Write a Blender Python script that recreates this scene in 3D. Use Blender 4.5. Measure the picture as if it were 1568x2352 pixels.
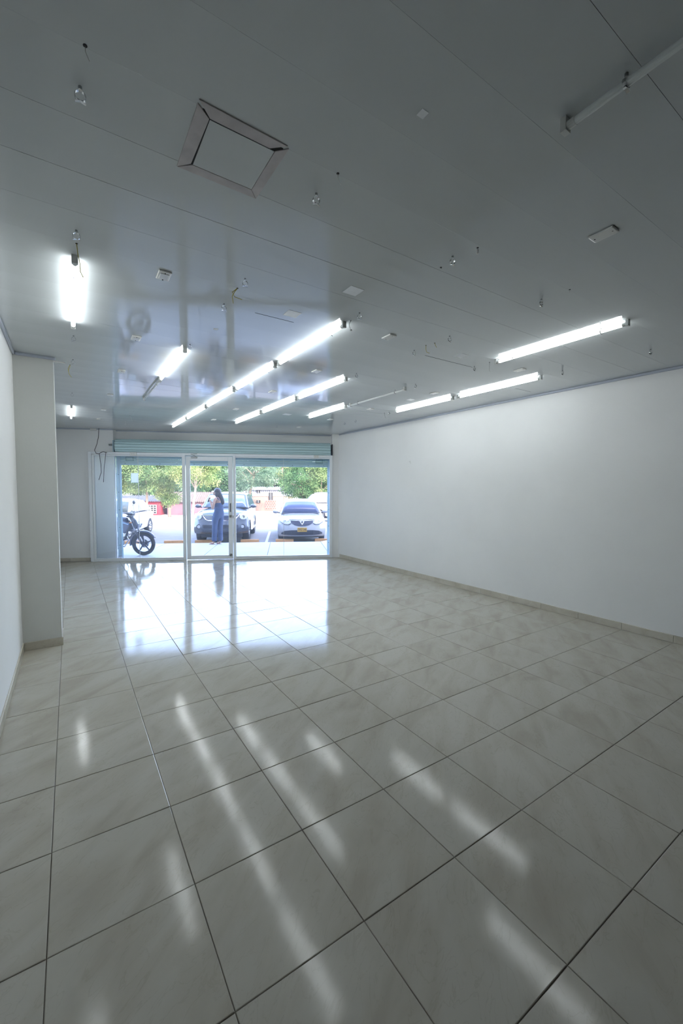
import bpy, bmesh, math, random
import numpy as np
from mathutils import Vector, Matrix
random.seed(7); rng = np.random.default_rng(7)
for o in list(bpy.data.objects): bpy.data.objects.remove(o)
scn = bpy.context.scene
COL = scn.collection

# ------------------------------------------------------------------ camera
cd = bpy.data.cameras.new('camera'); cam = bpy.data.objects.new('camera', cd); COL.objects.link(cam)
cd.sensor_fit = 'HORIZONTAL'; cd.sensor_width = 36.0; cd.lens = 36.0*948.93/1568.0
cd.clip_start = 0.05; cd.clip_end = 500
right = Vector((0.8358301, -0.5489683, 0.0046763)); up = Vector((0.0258760, 0.0479031, 0.9985168)); fwd = Vector((0.5483780, 0.8344694, -0.0542439))
M = Matrix((right, up, -fwd)).transposed().to_4x4(); M.translation = Vector((0.1093, -1.6858, 1.6326))
cam.matrix_world = M; scn.camera = cam

# ------------------------------------------------------------------ sky, sun, exposure
FA = math.radians(-25.366)                    # the shop front is skewed to the side walls by this angle
P0 = Vector((5.354, 6.706, 0.0))              # right foot of the shop front, on the floor
U = Vector((0.9036, -0.4284, 0)); N = Vector((0.4284, 0.9036, 0))
def FW(u, o, z=0.0): return P0 + U*u + N*o + Vector((0, 0, z))
SUN_EL = math.radians(38)
SUN_DIR = (-N*1.0 + U*0.42).normalized()*math.cos(SUN_EL) + Vector((0, 0, math.sin(SUN_EL)))   # towards the sun
w = bpy.data.worlds.new('world'); scn.world = w; w.use_nodes = True
nt = w.node_tree; bg = nt.nodes['Background']
sky = nt.nodes.new('ShaderNodeTexSky'); sky.sky_type = 'NISHITA'; sky.sun_disc = False
sky.sun_elevation = SUN_EL; sky.sun_rotation = math.atan2(SUN_DIR.x, SUN_DIR.y); sky.dust_density = 2.5; sky.air_density = 1.0
hz = nt.nodes.new('ShaderNodeHueSaturation'); hz.inputs['Saturation'].default_value = 0.95; nt.links.new(sky.outputs[0], hz.inputs['Color'])   # hazy tropical sky
hm = nt.nodes.new('ShaderNodeMixRGB'); hm.blend_type = 'MULTIPLY'; hm.inputs[0].default_value = 1.0; hm.inputs[2].default_value = (1.04, 0.97, 1.03, 1)
nt.links.new(hz.outputs[0], hm.inputs[1]); nt.links.new(hm.outputs[0], bg.inputs[0]); bg.inputs[1].default_value = 2.25
sd = bpy.data.lights.new('sun', 'SUN'); so = bpy.data.objects.new('sun', sd); COL.objects.link(so)
sd.energy = 10.0; sd.angle = math.radians(0.6); sd.color = (1.0, 0.95, 0.86)
so.rotation_euler = SUN_DIR.to_track_quat('Z', 'Y').to_euler(); so.location = (0, -5, 30)
scn.view_settings.view_transform = 'Standard'; scn.view_settings.look = 'None'
scn.view_settings.gamma = 1; scn.view_settings.use_curve_mapping = False
scn.view_settings.exposure = 0.17
TUBE_POWER = 25.5

# ------------------------------------------------------------------ materials
MATS = {}
def mat(name, col, rough=0.5, metal=0.0, spec=0.5, bump=0.0, bscale=20.0, var=0.0, vscale=3.0, col2=None, stretch=(1,1,1), emit=None, ior=None, rvar=0.0, coat=0.0):
    if name in MATS: return MATS[name]
    m = bpy.data.materials.new(name); m.use_nodes = True; nt = m.node_tree; b = nt.nodes['Principled BSDF']
    b.inputs['Base Color'].default_value = (*col, 1); b.inputs['Roughness'].default_value = rough
    b.inputs['Metallic'].default_value = metal; b.inputs['Specular IOR Level'].default_value = spec
    if ior: b.inputs['IOR'].default_value = ior
    if coat: b.inputs['Coat Weight'].default_value = coat; b.inputs['Coat Roughness'].default_value = 0.06
    if emit: b.inputs['Emission Color'].default_value = (*emit[0], 1); b.inputs['Emission Strength'].default_value = emit[1]
    if bump or var or rvar:
        tc = nt.nodes.new('ShaderNodeTexCoord'); mp = nt.nodes.new('ShaderNodeMapping'); mp.inputs['Scale'].default_value = stretch
        nt.links.new(tc.outputs['Object'], mp.inputs[0])
    if var:
        n = nt.nodes.new('ShaderNodeTexNoise'); n.inputs['Scale'].default_value = vscale; n.inputs['Detail'].default_value = 5
        nt.links.new(mp.outputs[0], n.inputs['Vector'])
        r = nt.nodes.new('ShaderNodeValToRGB'); c2 = col2 or tuple(c*(1-var) for c in col)
        r.color_ramp.elements[0].position = 0.35; r.color_ramp.elements[1].position = 0.65
        r.color_ramp.elements[0].color = (*c2, 1); r.color_ramp.elements[1].color = (*col, 1)
        nt.links.new(n.outputs[0], r.inputs[0]); nt.links.new(r.outputs[0], b.inputs['Base Color'])
    if bump:
        n = nt.nodes.new('ShaderNodeTexNoise'); n.inputs['Scale'].default_value = bscale; n.inputs['Detail'].default_value = 4
        nt.links.new(mp.outputs[0], n.inputs['Vector'])
        bp = nt.nodes.new('ShaderNodeBump'); bp.inputs['Strength'].default_value = bump; bp.inputs['Distance'].default_value = 0.01
        nt.links.new(n.outputs[0], bp.inputs['Height']); nt.links.new(bp.outputs[0], b.inputs['Normal'])
    MATS[name] = m; return m

def tile_mat(name='floor_tile', dark=1.0):
    m = bpy.data.materials.new(name); m.use_nodes = True; nt = m.node_tree; b = nt.nodes['Principled BSDF']; L = nt.links.new
    tc = nt.nodes.new('ShaderNodeTexCoord'); oi = nt.nodes.new('ShaderNodeObjectInfo')
    ad = nt.nodes.new('ShaderNodeVectorMath'); ad.operation = 'MULTIPLY_ADD'
    cb = nt.nodes.new('ShaderNodeCombineXYZ'); L(oi.outputs['Random'], cb.inputs[0]); L(oi.outputs['Random'], cb.inputs[1]); L(oi.outputs['Random'], cb.inputs[2])
    ad.inputs[1].default_value = (37, 53, 11); L(cb.outputs[0], ad.inputs[0]); L(tc.outputs['Object'], ad.inputs[2])
    mp = nt.nodes.new('ShaderNodeMapping'); mp.vector_type = 'TEXTURE'; mp.inputs['Rotation'].default_value = (0, 0, math.radians(38)); mp.inputs['Scale'].default_value = (2.6, 1.0, 1.0)
    L(ad.outputs[0], mp.inputs[0])
    n1 = nt.nodes.new('ShaderNodeTexNoise'); n1.inputs['Scale'].default_value = 5.5; n1.inputs['Detail'].default_value = 7; n1.inputs['Distortion'].default_value = 0.6; L(mp.outputs[0], n1.inputs['Vector'])
    r1 = nt.nodes.new('ShaderNodeValToRGB'); e = r1.color_ramp.elements
    e[0].position = 0.32; e[0].color = (0.43*dark, 0.395*dark, 0.33*dark, 1); e[1].position = 0.60; e[1].color = (0.505*dark, 0.48*dark, 0.415*dark, 1)
    k = e.new(0.46); k.color = (0.475*dark, 0.445*dark, 0.375*dark, 1)
    L(n1.outputs[0], r1.inputs[0])
    n2 = nt.nodes.new('ShaderNodeTexNoise'); n2.inputs['Scale'].default_value = 11; n2.inputs['Detail'].default_value = 9; n2.inputs['Distortion'].default_value = 1.6; L(mp.outputs[0], n2.inputs['Vector'])
    r2 = nt.nodes.new('ShaderNodeValToRGB'); e = r2.color_ramp.elements                      # thin brownish veins
    e[0].position = 0.485; e[0].color = (0, 0, 0, 1); e[1].position = 0.515; e[1].color = (0, 0, 0, 1); k = e.new(0.50); k.color = (1, 1, 1, 1)
    L(n2.outputs[0], r2.inputs[0])
    n4 = nt.nodes.new('ShaderNodeTexNoise'); n4.inputs['Scale'].default_value = 4; L(ad.outputs[0], n4.inputs['Vector'])
    mm = nt.nodes.new('ShaderNodeMath'); mm.operation = 'MULTIPLY'; L(r2.outputs[0], mm.inputs[0]); L(n4.outputs[0], mm.inputs[1])
    m2 = nt.nodes.new('ShaderNodeMath'); m2.operation = 'MULTIPLY'; L(mm.outputs[0], m2.inputs[0]); m2.inputs[1].default_value = 0.34
    mx = nt.nodes.new('ShaderNodeMixRGB'); L(m2.outputs[0], mx.inputs[0]); L(r1.outputs[0], mx.inputs[1]); mx.inputs[2].default_value = (0.27, 0.215, 0.14, 1)
    L(mx.outputs[0], b.inputs['Base Color'])
    n3 = nt.nodes.new('ShaderNodeTexNoise'); n3.inputs['Scale'].default_value = 260; n3.inputs['Detail'].default_value = 3; L(ad.outputs[0], n3.inputs['Vector'])
    n5 = nt.nodes.new('ShaderNodeTexNoise'); n5.inputs['Scale'].default_value = 9; L(ad.outputs[0], n5.inputs['Vector'])
    b1 = nt.nodes.new('ShaderNodeBump'); b1.inputs['Strength'].default_value = 0.035; b1.inputs['Distance'].default_value = 0.002; L(n3.outputs[0], b1.inputs['Height'])
    b2 = nt.nodes.new('ShaderNodeBump'); b2.inputs['Strength'].default_value = 0.02; b2.inputs['Distance'].default_value = 0.01; L(n5.outputs[0], b2.inputs['Height']); L(b1.outputs[0], b2.inputs['Normal'])
    L(b2.outputs[0], b.inputs['Normal'])
    b.inputs['Roughness'].default_value = 0.09; b.inputs['IOR'].default_value = 1.31
    return m
def glass_mat(name, tint=(0.975, 0.988, 0.988), haze=0.016):
    m = bpy.data.materials.new(name); m.use_nodes = True; nt = m.node_tree; L = nt.links.new
    for n in list(nt.nodes): nt.nodes.remove(n)
    out = nt.nodes.new('ShaderNodeOutputMaterial'); tr = nt.nodes.new('ShaderNodeBsdfTransparent'); tr.inputs[0].default_value = (*tint, 1)
    gl = nt.nodes.new('ShaderNodeBsdfGlossy'); gl.inputs['Roughness'].default_value = 0.0
    fr = nt.nodes.new('ShaderNodeFresnel'); fr.inputs[0].default_value = 1.5
    mx = nt.nodes.new('ShaderNodeMixShader'); L(fr.outputs[0], mx.inputs[0]); L(tr.outputs[0], mx.inputs[1]); L(gl.outputs[0], mx.inputs[2])
    df = nt.nodes.new('ShaderNodeBsdfTranslucent'); df.inputs[0].default_value = (0.85, 0.9, 0.95, 1)  # translucent share added as a haze that washes out the view outside
    tc = nt.nodes.new('ShaderNodeTexCoord'); no = nt.nodes.new('ShaderNodeTexNoise'); no.inputs['Scale'].default_value = 1.6; L(tc.outputs['Object'], no.inputs['Vector'])
    mr = nt.nodes.new('ShaderNodeMapRange'); mr.inputs[1].default_value = 0.3; mr.inputs[2].default_value = 0.7; mr.inputs[3].default_value = haze*0.5; mr.inputs[4].default_value = haze*1.5
    L(no.outputs[0], mr.inputs[0])
    m2 = nt.nodes.new('ShaderNodeMixShader'); L(mr.outputs[0], m2.inputs[0]); L(mx.outputs[0], m2.inputs[1]); L(df.outputs[0], m2.inputs[2])
    L(m2.outputs[0], out.inputs[0]); return m
def leaf_mat(name, c1, c2, tr=0.45):
    m = bpy.data.materials.new(name); m.use_nodes = True; nt = m.node_tree; L = nt.links.new
    for n in list(nt.nodes): nt.nodes.remove(n)
    out = nt.nodes.new('ShaderNodeOutputMaterial'); d = nt.nodes.new('ShaderNodeBsdfDiffuse'); t = nt.nodes.new('ShaderNodeBsdfTranslucent')
    tc = nt.nodes.new('ShaderNodeTexCoord'); n = nt.nodes.new('ShaderNodeTexNoise'); n.inputs['Scale'].default_value = 0.8; n.inputs['Detail'].default_value = 6
    L(tc.outputs['Object'], n.inputs['Vector']); r = nt.nodes.new('ShaderNodeValToRGB'); r.color_ramp.elements[0].position = 0.38; r.color_ramp.elements[1].position = 0.62
    r.color_ramp.elements[0].color = (*c1, 1); r.color_ramp.elements[1].color = (*c2, 1); L(n.outputs[0], r.inputs[0])
    L(r.outputs[0], d.inputs[0]); L(r.outputs[0], t.inputs[0])
    mx = nt.nodes.new('ShaderNodeMixShader'); mx.inputs[0].default_value = tr; L(d.outputs[0], mx.inputs[1]); L(t.outputs[0], mx.inputs[2]); L(mx.outputs[0], out.inputs[0])
    return m

M_TILE = tile_mat(); M_SKIRT = tile_mat('skirting_tile', 1.2)
M_GROUT = mat('grout', (0.24, 0.22, 0.19), 0.9)
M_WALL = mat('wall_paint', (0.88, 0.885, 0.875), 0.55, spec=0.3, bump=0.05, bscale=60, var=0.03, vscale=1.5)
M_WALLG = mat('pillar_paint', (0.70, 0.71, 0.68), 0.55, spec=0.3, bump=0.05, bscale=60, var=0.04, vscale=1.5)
M_BACK = mat('bounce_cut_dark', (0.07, 0.07, 0.07), 0.7)  # dark tone for unseen rear surfaces, cuts bounce light on the foreground
M_PVC = mat('ceiling_board', (0.585, 0.62, 0.625), 0.065, bump=0.025, bscale=14, var=0.04, vscale=2.0, stretch=(0.12, 1.0, 1.0), ior=1.5)
M_GAP = mat('ceiling_void', (0.08, 0.085, 0.085), 0.9)
M_COVE = mat('cove_trim', (0.46, 0.50, 0.58), 0.3)
M_HATCH = mat('hatch_trim', (0.55, 0.51, 0.50), 0.5, var=0.18, vscale=14, bump=0.1)
M_WHITEP = mat('white_plastic', (0.80, 0.80, 0.77), 0.35)
M_PATCH = mat('ceiling_patch', (0.82, 0.84, 0.85), 0.45, bump=0.5, bscale=25)
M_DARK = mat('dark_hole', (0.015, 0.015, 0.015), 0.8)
M_CHROME = mat('clip_metal', (0.42, 0.43, 0.43), 0.22, metal=1)
M_YEL = mat('yellow_wire', (0.50, 0.42, 0.05), 0.5)
M_GRYW = mat('grey_wire', (0.42, 0.42, 0.40), 0.5)
M_BLKW = mat('black_cable', (0.03, 0.03, 0.035), 0.5)
M_LIT = mat('lit_tube', (0.9, 0.9, 0.9), 0.3, emit=((0.93, 0.98, 1.0), TUBE_POWER))
M_UNLIT = mat('unlit_tube', (0.72, 0.76, 0.75), 0.25)
M_CAP = mat('tube_socket', (0.60, 0.62, 0.60), 0.4)
M_FRAME = mat('white_aluminium', (0.88, 0.913, 0.935), 0.35, spec=0.4)
M_TEAL = mat('shutter_teal', (0.54, 0.72, 0.75), 0.4, bump=0.04, bscale=8)
M_TEALD = mat('shutter_teal_dark', (0.26, 0.42, 0.43), 0.45)
M_GUIDE = mat('guide_rail', (0.46, 0.60, 0.66), 0.4)
M_GLASS = glass_mat('window_glass')
M_ASPH = mat('parking_asphalt', (0.178, 0.178, 0.184), 0.9, bump=0.2, bscale=40, var=0.15, vscale=2)
M_SAND = mat('pale_sand', (0.446, 0.418, 0.374), 0.95, var=0.12, vscale=0.6)
M_SIDEW = mat('sidewalk_concrete', (0.371, 0.378, 0.384), 0.8, bump=0.1, bscale=60, var=0.08, vscale=3)
M_LINE = mat('parking_line', (0.446, 0.432, 0.36), 0.8)
M_STOP = mat('orange_kerb', (0.378, 0.194, 0.0648), 0.7, var=0.25, vscale=9)
M_BARK = mat('bark', (0.194, 0.146, 0.108), 0.9, bump=0.5, bscale=12, var=0.3)
M_BARKP = mat('pale_bark', (0.335, 0.27, 0.216), 0.9, bump=0.4, bscale=12, var=0.2)
M_SUV = mat('slate_blue_paint', (0.0832, 0.0992, 0.138), 0.22, metal=0.55, coat=1.0)
M_WHITEC = mat('white_car_paint', (0.4, 0.405, 0.422), 0.25, coat=1.0)
M_SILV = mat('silver_white_paint', (0.324, 0.335, 0.367), 0.25, coat=1.0)
M_CARGL = mat('car_glass', (0.05, 0.065, 0.13), 0.08, spec=0.35)
M_SUVGL = mat('suv_glass', (0.10, 0.15, 0.23), 0.05, spec=0.8, coat=0.5)
M_CHR = mat('chrome', (0.85, 0.85, 0.87), 0.08, metal=1)
M_BLACKP = mat('black_plastic', (0.02, 0.022, 0.035), 0.4)
M_GRILL = mat('dark_grille', (0.03, 0.035, 0.07), 0.4)
M_TYRE = mat('tyre_rubber', (0.025, 0.027, 0.035), 0.8)
M_RIM = mat('alloy_rim', (0.55, 0.56, 0.58), 0.25, metal=0.8)
M_LAMP = mat('headlamp', (0.45, 0.468, 0.492), 0.08, coat=1.0)
M_PLATE = mat('yellow_plate', (0.432, 0.254, 0.0324), 0.5)
M_INK = mat('black_ink', (0.02, 0.02, 0.02), 0.6)
M_SKIN = mat('skin', (0.335, 0.2, 0.146), 0.5, spec=0.3)
M_DENIM = mat('denim', (0.0324, 0.0621, 0.152), 0.85, var=0.3, vscale=9, bump=0.3, bscale=25)
M_HAIR = mat('black_hair', (0.012, 0.011, 0.018), 0.35, bump=0.4, bscale=60, stretch=(1, 1, 0.15))
M_SANDAL = mat('sandal', (0.335, 0.189, 0.173), 0.6)
M_MOTO = mat('motorbike_blue_black', (0.018, 0.026, 0.065), 0.2, coat=1.0)
M_STEEL = mat('fork_steel', (0.55, 0.56, 0.60), 0.25, metal=0.9)

# ------------------------------------------------------------------ mesh helpers
class MB:
    def __init__(s): s.v = []; s.f = []
    def add(s, V, F):
        k = len(s.v); s.v += [tuple(p) for p in V]; s.f += [tuple(i+k for i in f) for f in F]; return s
    def box(s, x0, x1, y0, y1, z0, z1):
        return s.add([(x0,y0,z0),(x1,y0,z0),(x1,y1,z0),(x0,y1,z0),(x0,y0,z1),(x1,y0,z1),(x1,y1,z1),(x0,y1,z1)],
                     [(0,3,2,1),(4,5,6,7),(0,1,5,4),(1,2,6,5),(2,3,7,6),(3,0,4,7)])
    def prism(s, poly, z0, z1):
        n = len(poly)
        a = sum(poly[i][0]*poly[(i+1)%n][1]-poly[(i+1)%n][0]*poly[i][1] for i in range(n))
        if a < 0: poly = poly[::-1]
        return s.add([(x,y,z0) for x,y in poly]+[(x,y,z1) for x,y in poly],
                     [tuple(range(n))[::-1], tuple(range(n,2*n))]+[(i,(i+1)%n,n+(i+1)%n,n+i) for i in range(n)])
    def prism_y(s, poly, y0, y1):                 # polygon in x,z extruded along y
        n = len(poly)
        return s.add([(x,y0,z) for x,z in poly]+[(x,y1,z) for x,z in poly],
                     [tuple(range(n)), tuple(range(n,2*n))[::-1]]+[(i,n+i,n+(i+1)%n,(i+1)%n) for i in range(n)])
    def tube(s, pts, r, n=8, cap=True):
        pts = [Vector(p) for p in pts]; rs = r if isinstance(r, (list, tuple)) else [r]*len(pts); rings = []; prev = None
        k = len(s.v)
        for i, p in enumerate(pts):
            t = (pts[min(i+1, len(pts)-1)]-pts[max(i-1, 0)]).normalized()
            a = prev if prev is not None else (Vector((0,0,1)) if abs(t.z) < 0.9 else Vector((1,0,0)))
            x = (a - t*a.dot(t)).normalized(); y = t.cross(x); prev = x
            for j in range(n):
                q = 2*math.pi*j/n; s.v.append(tuple(p + (x*math.cos(q)+y*math.sin(q))*rs[i]))
        m = len(pts)
        for i in range(m-1):
            for j in range(n): s.f.append((k+i*n+j, k+i*n+(j+1)%n, k+(i+1)*n+(j+1)%n, k+(i+1)*n+j))
        if cap: s.f.append(tuple(k+j for j in range(n))[::-1]); s.f.append(tuple(k+(m-1)*n+j for j in range(n)))
        return s
    def torus(s, c, R, r, axis='y', n=32, m=10, sq=1.0, a0=0, a1=2*math.pi):
        k = len(s.v); full = abs(a1-a0-2*math.pi) < 1e-6; nn = n if full else n+1
        for i in range(nn):
            a = a0+(a1-a0)*i/n
            for j in range(m):
                b = 2*math.pi*j/m; rr = R+r*math.cos(b); h = r*sq*math.sin(b)
                p = {'y': (rr*math.cos(a), h, rr*math.sin(a)), 'x': (h, rr*math.cos(a), rr*math.sin(a)), 'z': (rr*math.cos(a), rr*math.sin(a), h)}[axis]
                s.v.append((c[0]+p[0], c[1]+p[1], c[2]+p[2]))
        for i in range(n if full else n):
            for j in range(m):
                i2 = (i+1) % nn if full else i+1
                s.f.append((k+i*m+j, k+i2*m+j, k+i2*m+(j+1)%m, k+i*m+(j+1)%m))
        return s
    def ball(s, c, rx, ry, rz, n=12, m=8):
        k = len(s.v)
        for i in range(m+1):
            t = math.pi*i/m
            for j in range(n):
                a = 2*math.pi*j/n; s.v.append((c[0]+rx*math.sin(t)*math.cos(a), c[1]+ry*math.sin(t)*math.sin(a), c[2]+rz*math.cos(t)))
        for i in range(m):
            for j in range(n): s.f.append((k+i*n+j, k+(i+1)*n+j, k+(i+1)*n+(j+1)%n, k+i*n+(j+1)%n))
        return s
    def build(s, name, material, parent=None, smooth=False, loc=None, rotz=None, bevel=0, subsurf=0, seg=2):
        me = bpy.data.meshes.new(name); me.from_pydata(s.v, [], s.f); me.validate(); me.materials.append(material)
        bm = bmesh.new(); bm.from_mesh(me); bmesh.ops.recalc_face_normals(bm, faces=bm.faces); bm.to_mesh(me); bm.free()
        if smooth: me.polygons.foreach_set('use_smooth', [True]*len(me.polygons))
        return link(name, me, parent, loc, rotz, bevel, subsurf, seg)
def link(name, me, parent=None, loc=None, rotz=None, bevel=0, subsurf=0, seg=2):
    o = bpy.data.objects.new(name, me); COL.objects.link(o)
    if parent is not None: o.parent = parent
    if loc is not None: o.location = loc
    if rotz is not None: o.rotation_euler = (0, 0, rotz)
    if bevel:
        b = o.modifiers.new('b', 'BEVEL'); b.width = bevel; b.segments = seg; b.limit_method = 'ANGLE'; b.angle_limit = math.radians(35)
    if subsurf:
        b = o.modifiers.new('s', 'SUBSURF'); b.levels = subsurf; b.render_levels = subsurf
    return o
def thing(name, label, cat, loc=(0,0,0), rotz=0, group=None):
    o = bpy.data.objects.new(name, None); COL.objects.link(o); o.empty_display_size = 0.1
    o.location = loc; o.rotation_euler = (0, 0, rotz); o['label'] = label; o['category'] = cat
    if group: o['group'] = group
    return o
def tag(o, label, cat, group=None):
    o['label'] = label; o['category'] = cat
    if group: o['group'] = group
    return o
def struct(o, label=None, cat=None):
    o['kind'] = 'structure'
    if label: o['label'] = label
    if cat: o['category'] = cat
    return o
def clip_poly(poly, off):                    # keep the part on the room side of the shop-front line moved out by off
    out = []; n = len(poly)
    def dd(p): return (p[0]-P0.x)*N.x+(p[1]-P0.y)*N.y-off
    for i in range(n):
        a, b = poly[i], poly[(i+1)%n]; da, db = dd(a), dd(b)
        if da <= 0: out.append(a)
        if da*db < 0:
            t = da/(da-db); out.append((a[0]+(b[0]-a[0])*t, a[1]+(b[1]-a[1])*t))
    return out

# ------------------------------------------------------------------ the room
XL, XR, YB, H = -0.322, 5.51, -7.0, 2.948
def yfront(x, off=0.0): return P0.y + (off - (x-P0.x)*N.x)/N.y

floor = struct(MB().prism(clip_poly([(XL-0.1, YB), (XR+0.1, YB), (XR+0.1, 12), (XL-0.1, 12)], 0.36), -0.2, -0.006).build('floor', M_GROUT), 'cream marbled ceramic tile floor of the empty shop', 'floor')
g = 0.0017
for j in range(-3, 19):
    for i in range(-1, 12):
        x0, x1, y0, y1 = i*0.5, i*0.5+0.5, j*0.5, j*0.5+0.5
        x0 = max(x0, XL); x1 = min(x1, XR)
        if x1-x0 < 0.03: continue
        if i == -1 and False: continue
        poly = clip_poly([(x0+g, y0+g), (x1-g, y0+g), (x1-g, y1-g), (x0+g, y1-g)], 0.0)
        if len(poly) < 3: continue
        cx, cy = (x0+x1)/2, (y0+y1)/2
        pl = [(x-cx, y-cy) for x, y in poly]
        # slight crown: an inner ring a hair higher than the bevelled rim
        n = len(pl); rim = [(x*0.992, y*0.992) for x, y in pl]
        a2 = sum(pl[q][0]*pl[(q+1)%n][1]-pl[(q+1)%n][0]*pl[q][1] for q in range(n))
        if a2 < 0: pl = pl[::-1]; rim = rim[::-1]
        b = MB(); b.add([(x, y, -0.008) for x, y in pl]+[(x, y, -0.0012) for x, y in pl]+[(x, y, 0) for x, y in rim],
                        [(q, (q+1)%n, n+(q+1)%n, n+q) for q in range(n)]+[(n+q, n+(q+1)%n, 2*n+(q+1)%n, 2*n+q) for q in range(n)]+[tuple(range(2*n, 3*n))])
        o = b.build('floor_tile', M_TILE, floor, loc=(cx, cy, 0))
        o.rotation_euler = (rng.normal(0, 0.0022), rng.normal(0, 0.0022), 0)
tail = MB().box(XL, XR, YB, -1.502, -0.006, 0.0).build('bounce_cut_floor', M_BACK, floor)   # unseen dark sheet added behind the camera to cut bounce light


# ceiling of PVC boards running across
ceiling = struct(MB().prism(clip_poly([(XL-0.1, YB), (XR+0.1, YB), (XR+0.1, 12), (XL-0.1, 12)], 0.3), H+0.010, H+0.06).build('ceiling', M_GAP), 'glossy grey PVC board ceiling', 'ceiling')
pitch = 0.2967; k0 = -24
for k in range(k0, 32):
    y0 = -0.170+pitch*k; y1 = y0+pitch
    if y1 < YB: continue
    gg = 0.0005 if k % 4 else 0.0008
    poly = clip_poly([(XL, max(y0, YB)+gg), (XR, max(y0, YB)+gg), (XR, y1-gg), (XL, y1-gg)], 0.25)
    if len(poly) < 3: continue
    cy = (y0+y1)/2
    o = MB().prism([(x, y-cy) for x, y in poly], -0.0+0, 0.010).build('ceiling_board', M_PVC, ceiling, loc=(0, cy, H))
    o.rotation_euler = (rng.normal(0, 0.0022), 0, 0)

wl = struct(MB().box(XL-0.15, XL, YB, yfront(XL)+0.4, -0.2, H+0.2).build('wall_left', M_WALL), 'white painted left wall', 'wall')
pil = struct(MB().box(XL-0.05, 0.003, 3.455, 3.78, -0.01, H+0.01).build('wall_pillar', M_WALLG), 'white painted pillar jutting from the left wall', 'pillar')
wr = struct(MB().box(XR, XR+0.15, YB, yfront(XR)+0.4, -0.2, H+0.2).build('wall_right', M_WALL), 'long blank white right wall', 'wall')
for nm, bx in (('wall_bounce_cut_left', (XL, XL+0.012, YB, -1.9, 0, H)), ('wall_bounce_cut_right', (XR-0.012, XR, YB, -1.9, 0, H))):
    struct(MB().box(*bx).build(nm, M_BACK), 'dark sheet added over a side wall behind the camera to cut bounce light', 'wall')  # added unseen sheets that keep bounce light off the near ceiling and floor
wb = struct(MB().box(XL-0.15, XR+0.15, YB-0.15, YB, -0.2, H+0.2).build('wall_back', M_BACK), 'back wall behind the camera, darkened to cut bounce light', 'wall')

# front wall, local axes: x to the right along the front, y outwards
fwall = MB()
fwall.box(-6.55, -5.36, 0.06, 0.36, -0.2, H+0.2); fwall.box(-5.36, -4.905, 0.06, 0.36, 2.44, H+0.2)
fwall.box(-4.905, 0.0, 0.25, 0.36, 2.40, H+0.2)
fwall.box(0.0, 0.30, 0.03, 0.36, -0.2, H+0.2)
wf = struct(fwall.build('wall_front', M_WALL, loc=P0, rotz=FA), 'white front wall around the shop window', 'wall')
ext = MB(); ext.box(-26, -6.55, 0.10, 0.34, -0.4, 3.3); ext.box(0.45, 14, 0.10, 0.34, -0.4, 3.3)
ext.box(-26, 14, -0.5, 0.36, 3.17, 9.3); ext.box(-26, 14, -22, -0.5, 3.17, 3.5)
we = struct(ext.build('wall_upper_storey', mat('upper_wall', (0.432, 0.418, 0.396), 0.8), loc=P0, rotz=FA), 'upper storey and neighbouring front of the building', 'wall')

# skirtings, tile by tile
def skirting(name, label, length_pieces, place, hgt=0.082):
    first = None
    root_ = None
    for (a, b_) in length_pieces:
        bb = place(a+0.0012, b_-0.0012)
        if root_ is None:
            root_ = struct(MB().box(*place(length_pieces[0][0], length_pieces[-1][1], True)).build(name, M_GROUT), label, 'skirting')
        MB().box(*bb).build('skirting_tile', M_SKIRT, root_, bevel=0.002, seg=1)
    return root_
ys = [(y*0.5, y*0.5+0.5) for y in range(-4, 13)] + [(6.5, 6.60)]
skirting('baseboard_right', 'cream tile skirting along the right wall', ys, lambda a, b, core=False: (XR-(0.006 if core else 0.012), XR, a, b, 0, 0.078 if core else 0.082))
ysl = [(y*0.5, y*0.5+0.5) for y in range(-4, 6)] + [(3.0, 3.455)]
skirting('baseboard_left', 'cream tile skirting along the left wall', ysl, lambda a, b, core=False: (XL, XL+(0.006 if core else 0.012), a, b, 0, 0.078 if core else 0.082))
skirting('baseboard_pillar', 'cream tile skirting across the foot of the pillar', [(XL+0.012, 0.015)], lambda a, b, core=False: (a+(0.01 if core else 0), b-(0.004 if core else 0), 3.455-(0.006 if core else 0.012), 3.455, 0, 0.078 if core else 0.082))
skirting('trim_1', 'cream tile skirting on the inner side of the pillar', [(3.455, 3.78)], lambda a, b, core=False: (0.003, 0.003+(0.006 if core else 0.012), a, b, 0, 0.078 if core else 0.082))
bf = struct(MB().box(-6.25, -5.40, 0.054, 0.06, 0, 0.078).build('baseboard_front', M_GROUT, loc=P0, rotz=FA), 'cream tile skirting left of the shop window', 'skirting')
for a, b in ((-6.25, -5.86), (-5.857, -5.44)): MB().box(a, b, 0.048, 0.06, 0, 0.082).build('skirting_tile', M_SKIRT, bf, bevel=0.002, seg=1)
# cove trims under the ceiling
for name, lab, bx in (('trim_2', 'blue grey cove strip between ceiling and right wall', (XR-0.022, XR, YB, 6.63, H-0.03, H)),
                      ('trim_3', 'blue grey cove strip between ceiling and left wall', (XL, XL+0.022, YB, 3.455, H-0.03, H)),
                      ('trim_4', 'blue grey cove strip across the top of the pillar', (XL+0.022, 0.024, 3.433, 3.455, H-0.03, H))):
    struct(MB().box(*bx).build(name, M_COVE, bevel=0.008, seg=2), lab, 'trim')
struct(MB().box(-6.6, -4.905, 0.045, 0.06, H-0.02, H).build('trim_5', M_COVE, loc=P0, rotz=FA), 'cove strip above the left bit of front wall', 'trim')
struct(MB().box(-4.905, 0.0, 0.235, 0.25, H-0.02, H).build('trim_6', M_COVE, loc=P0, rotz=FA), 'cove strip above the rolled shutter', 'trim')

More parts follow.
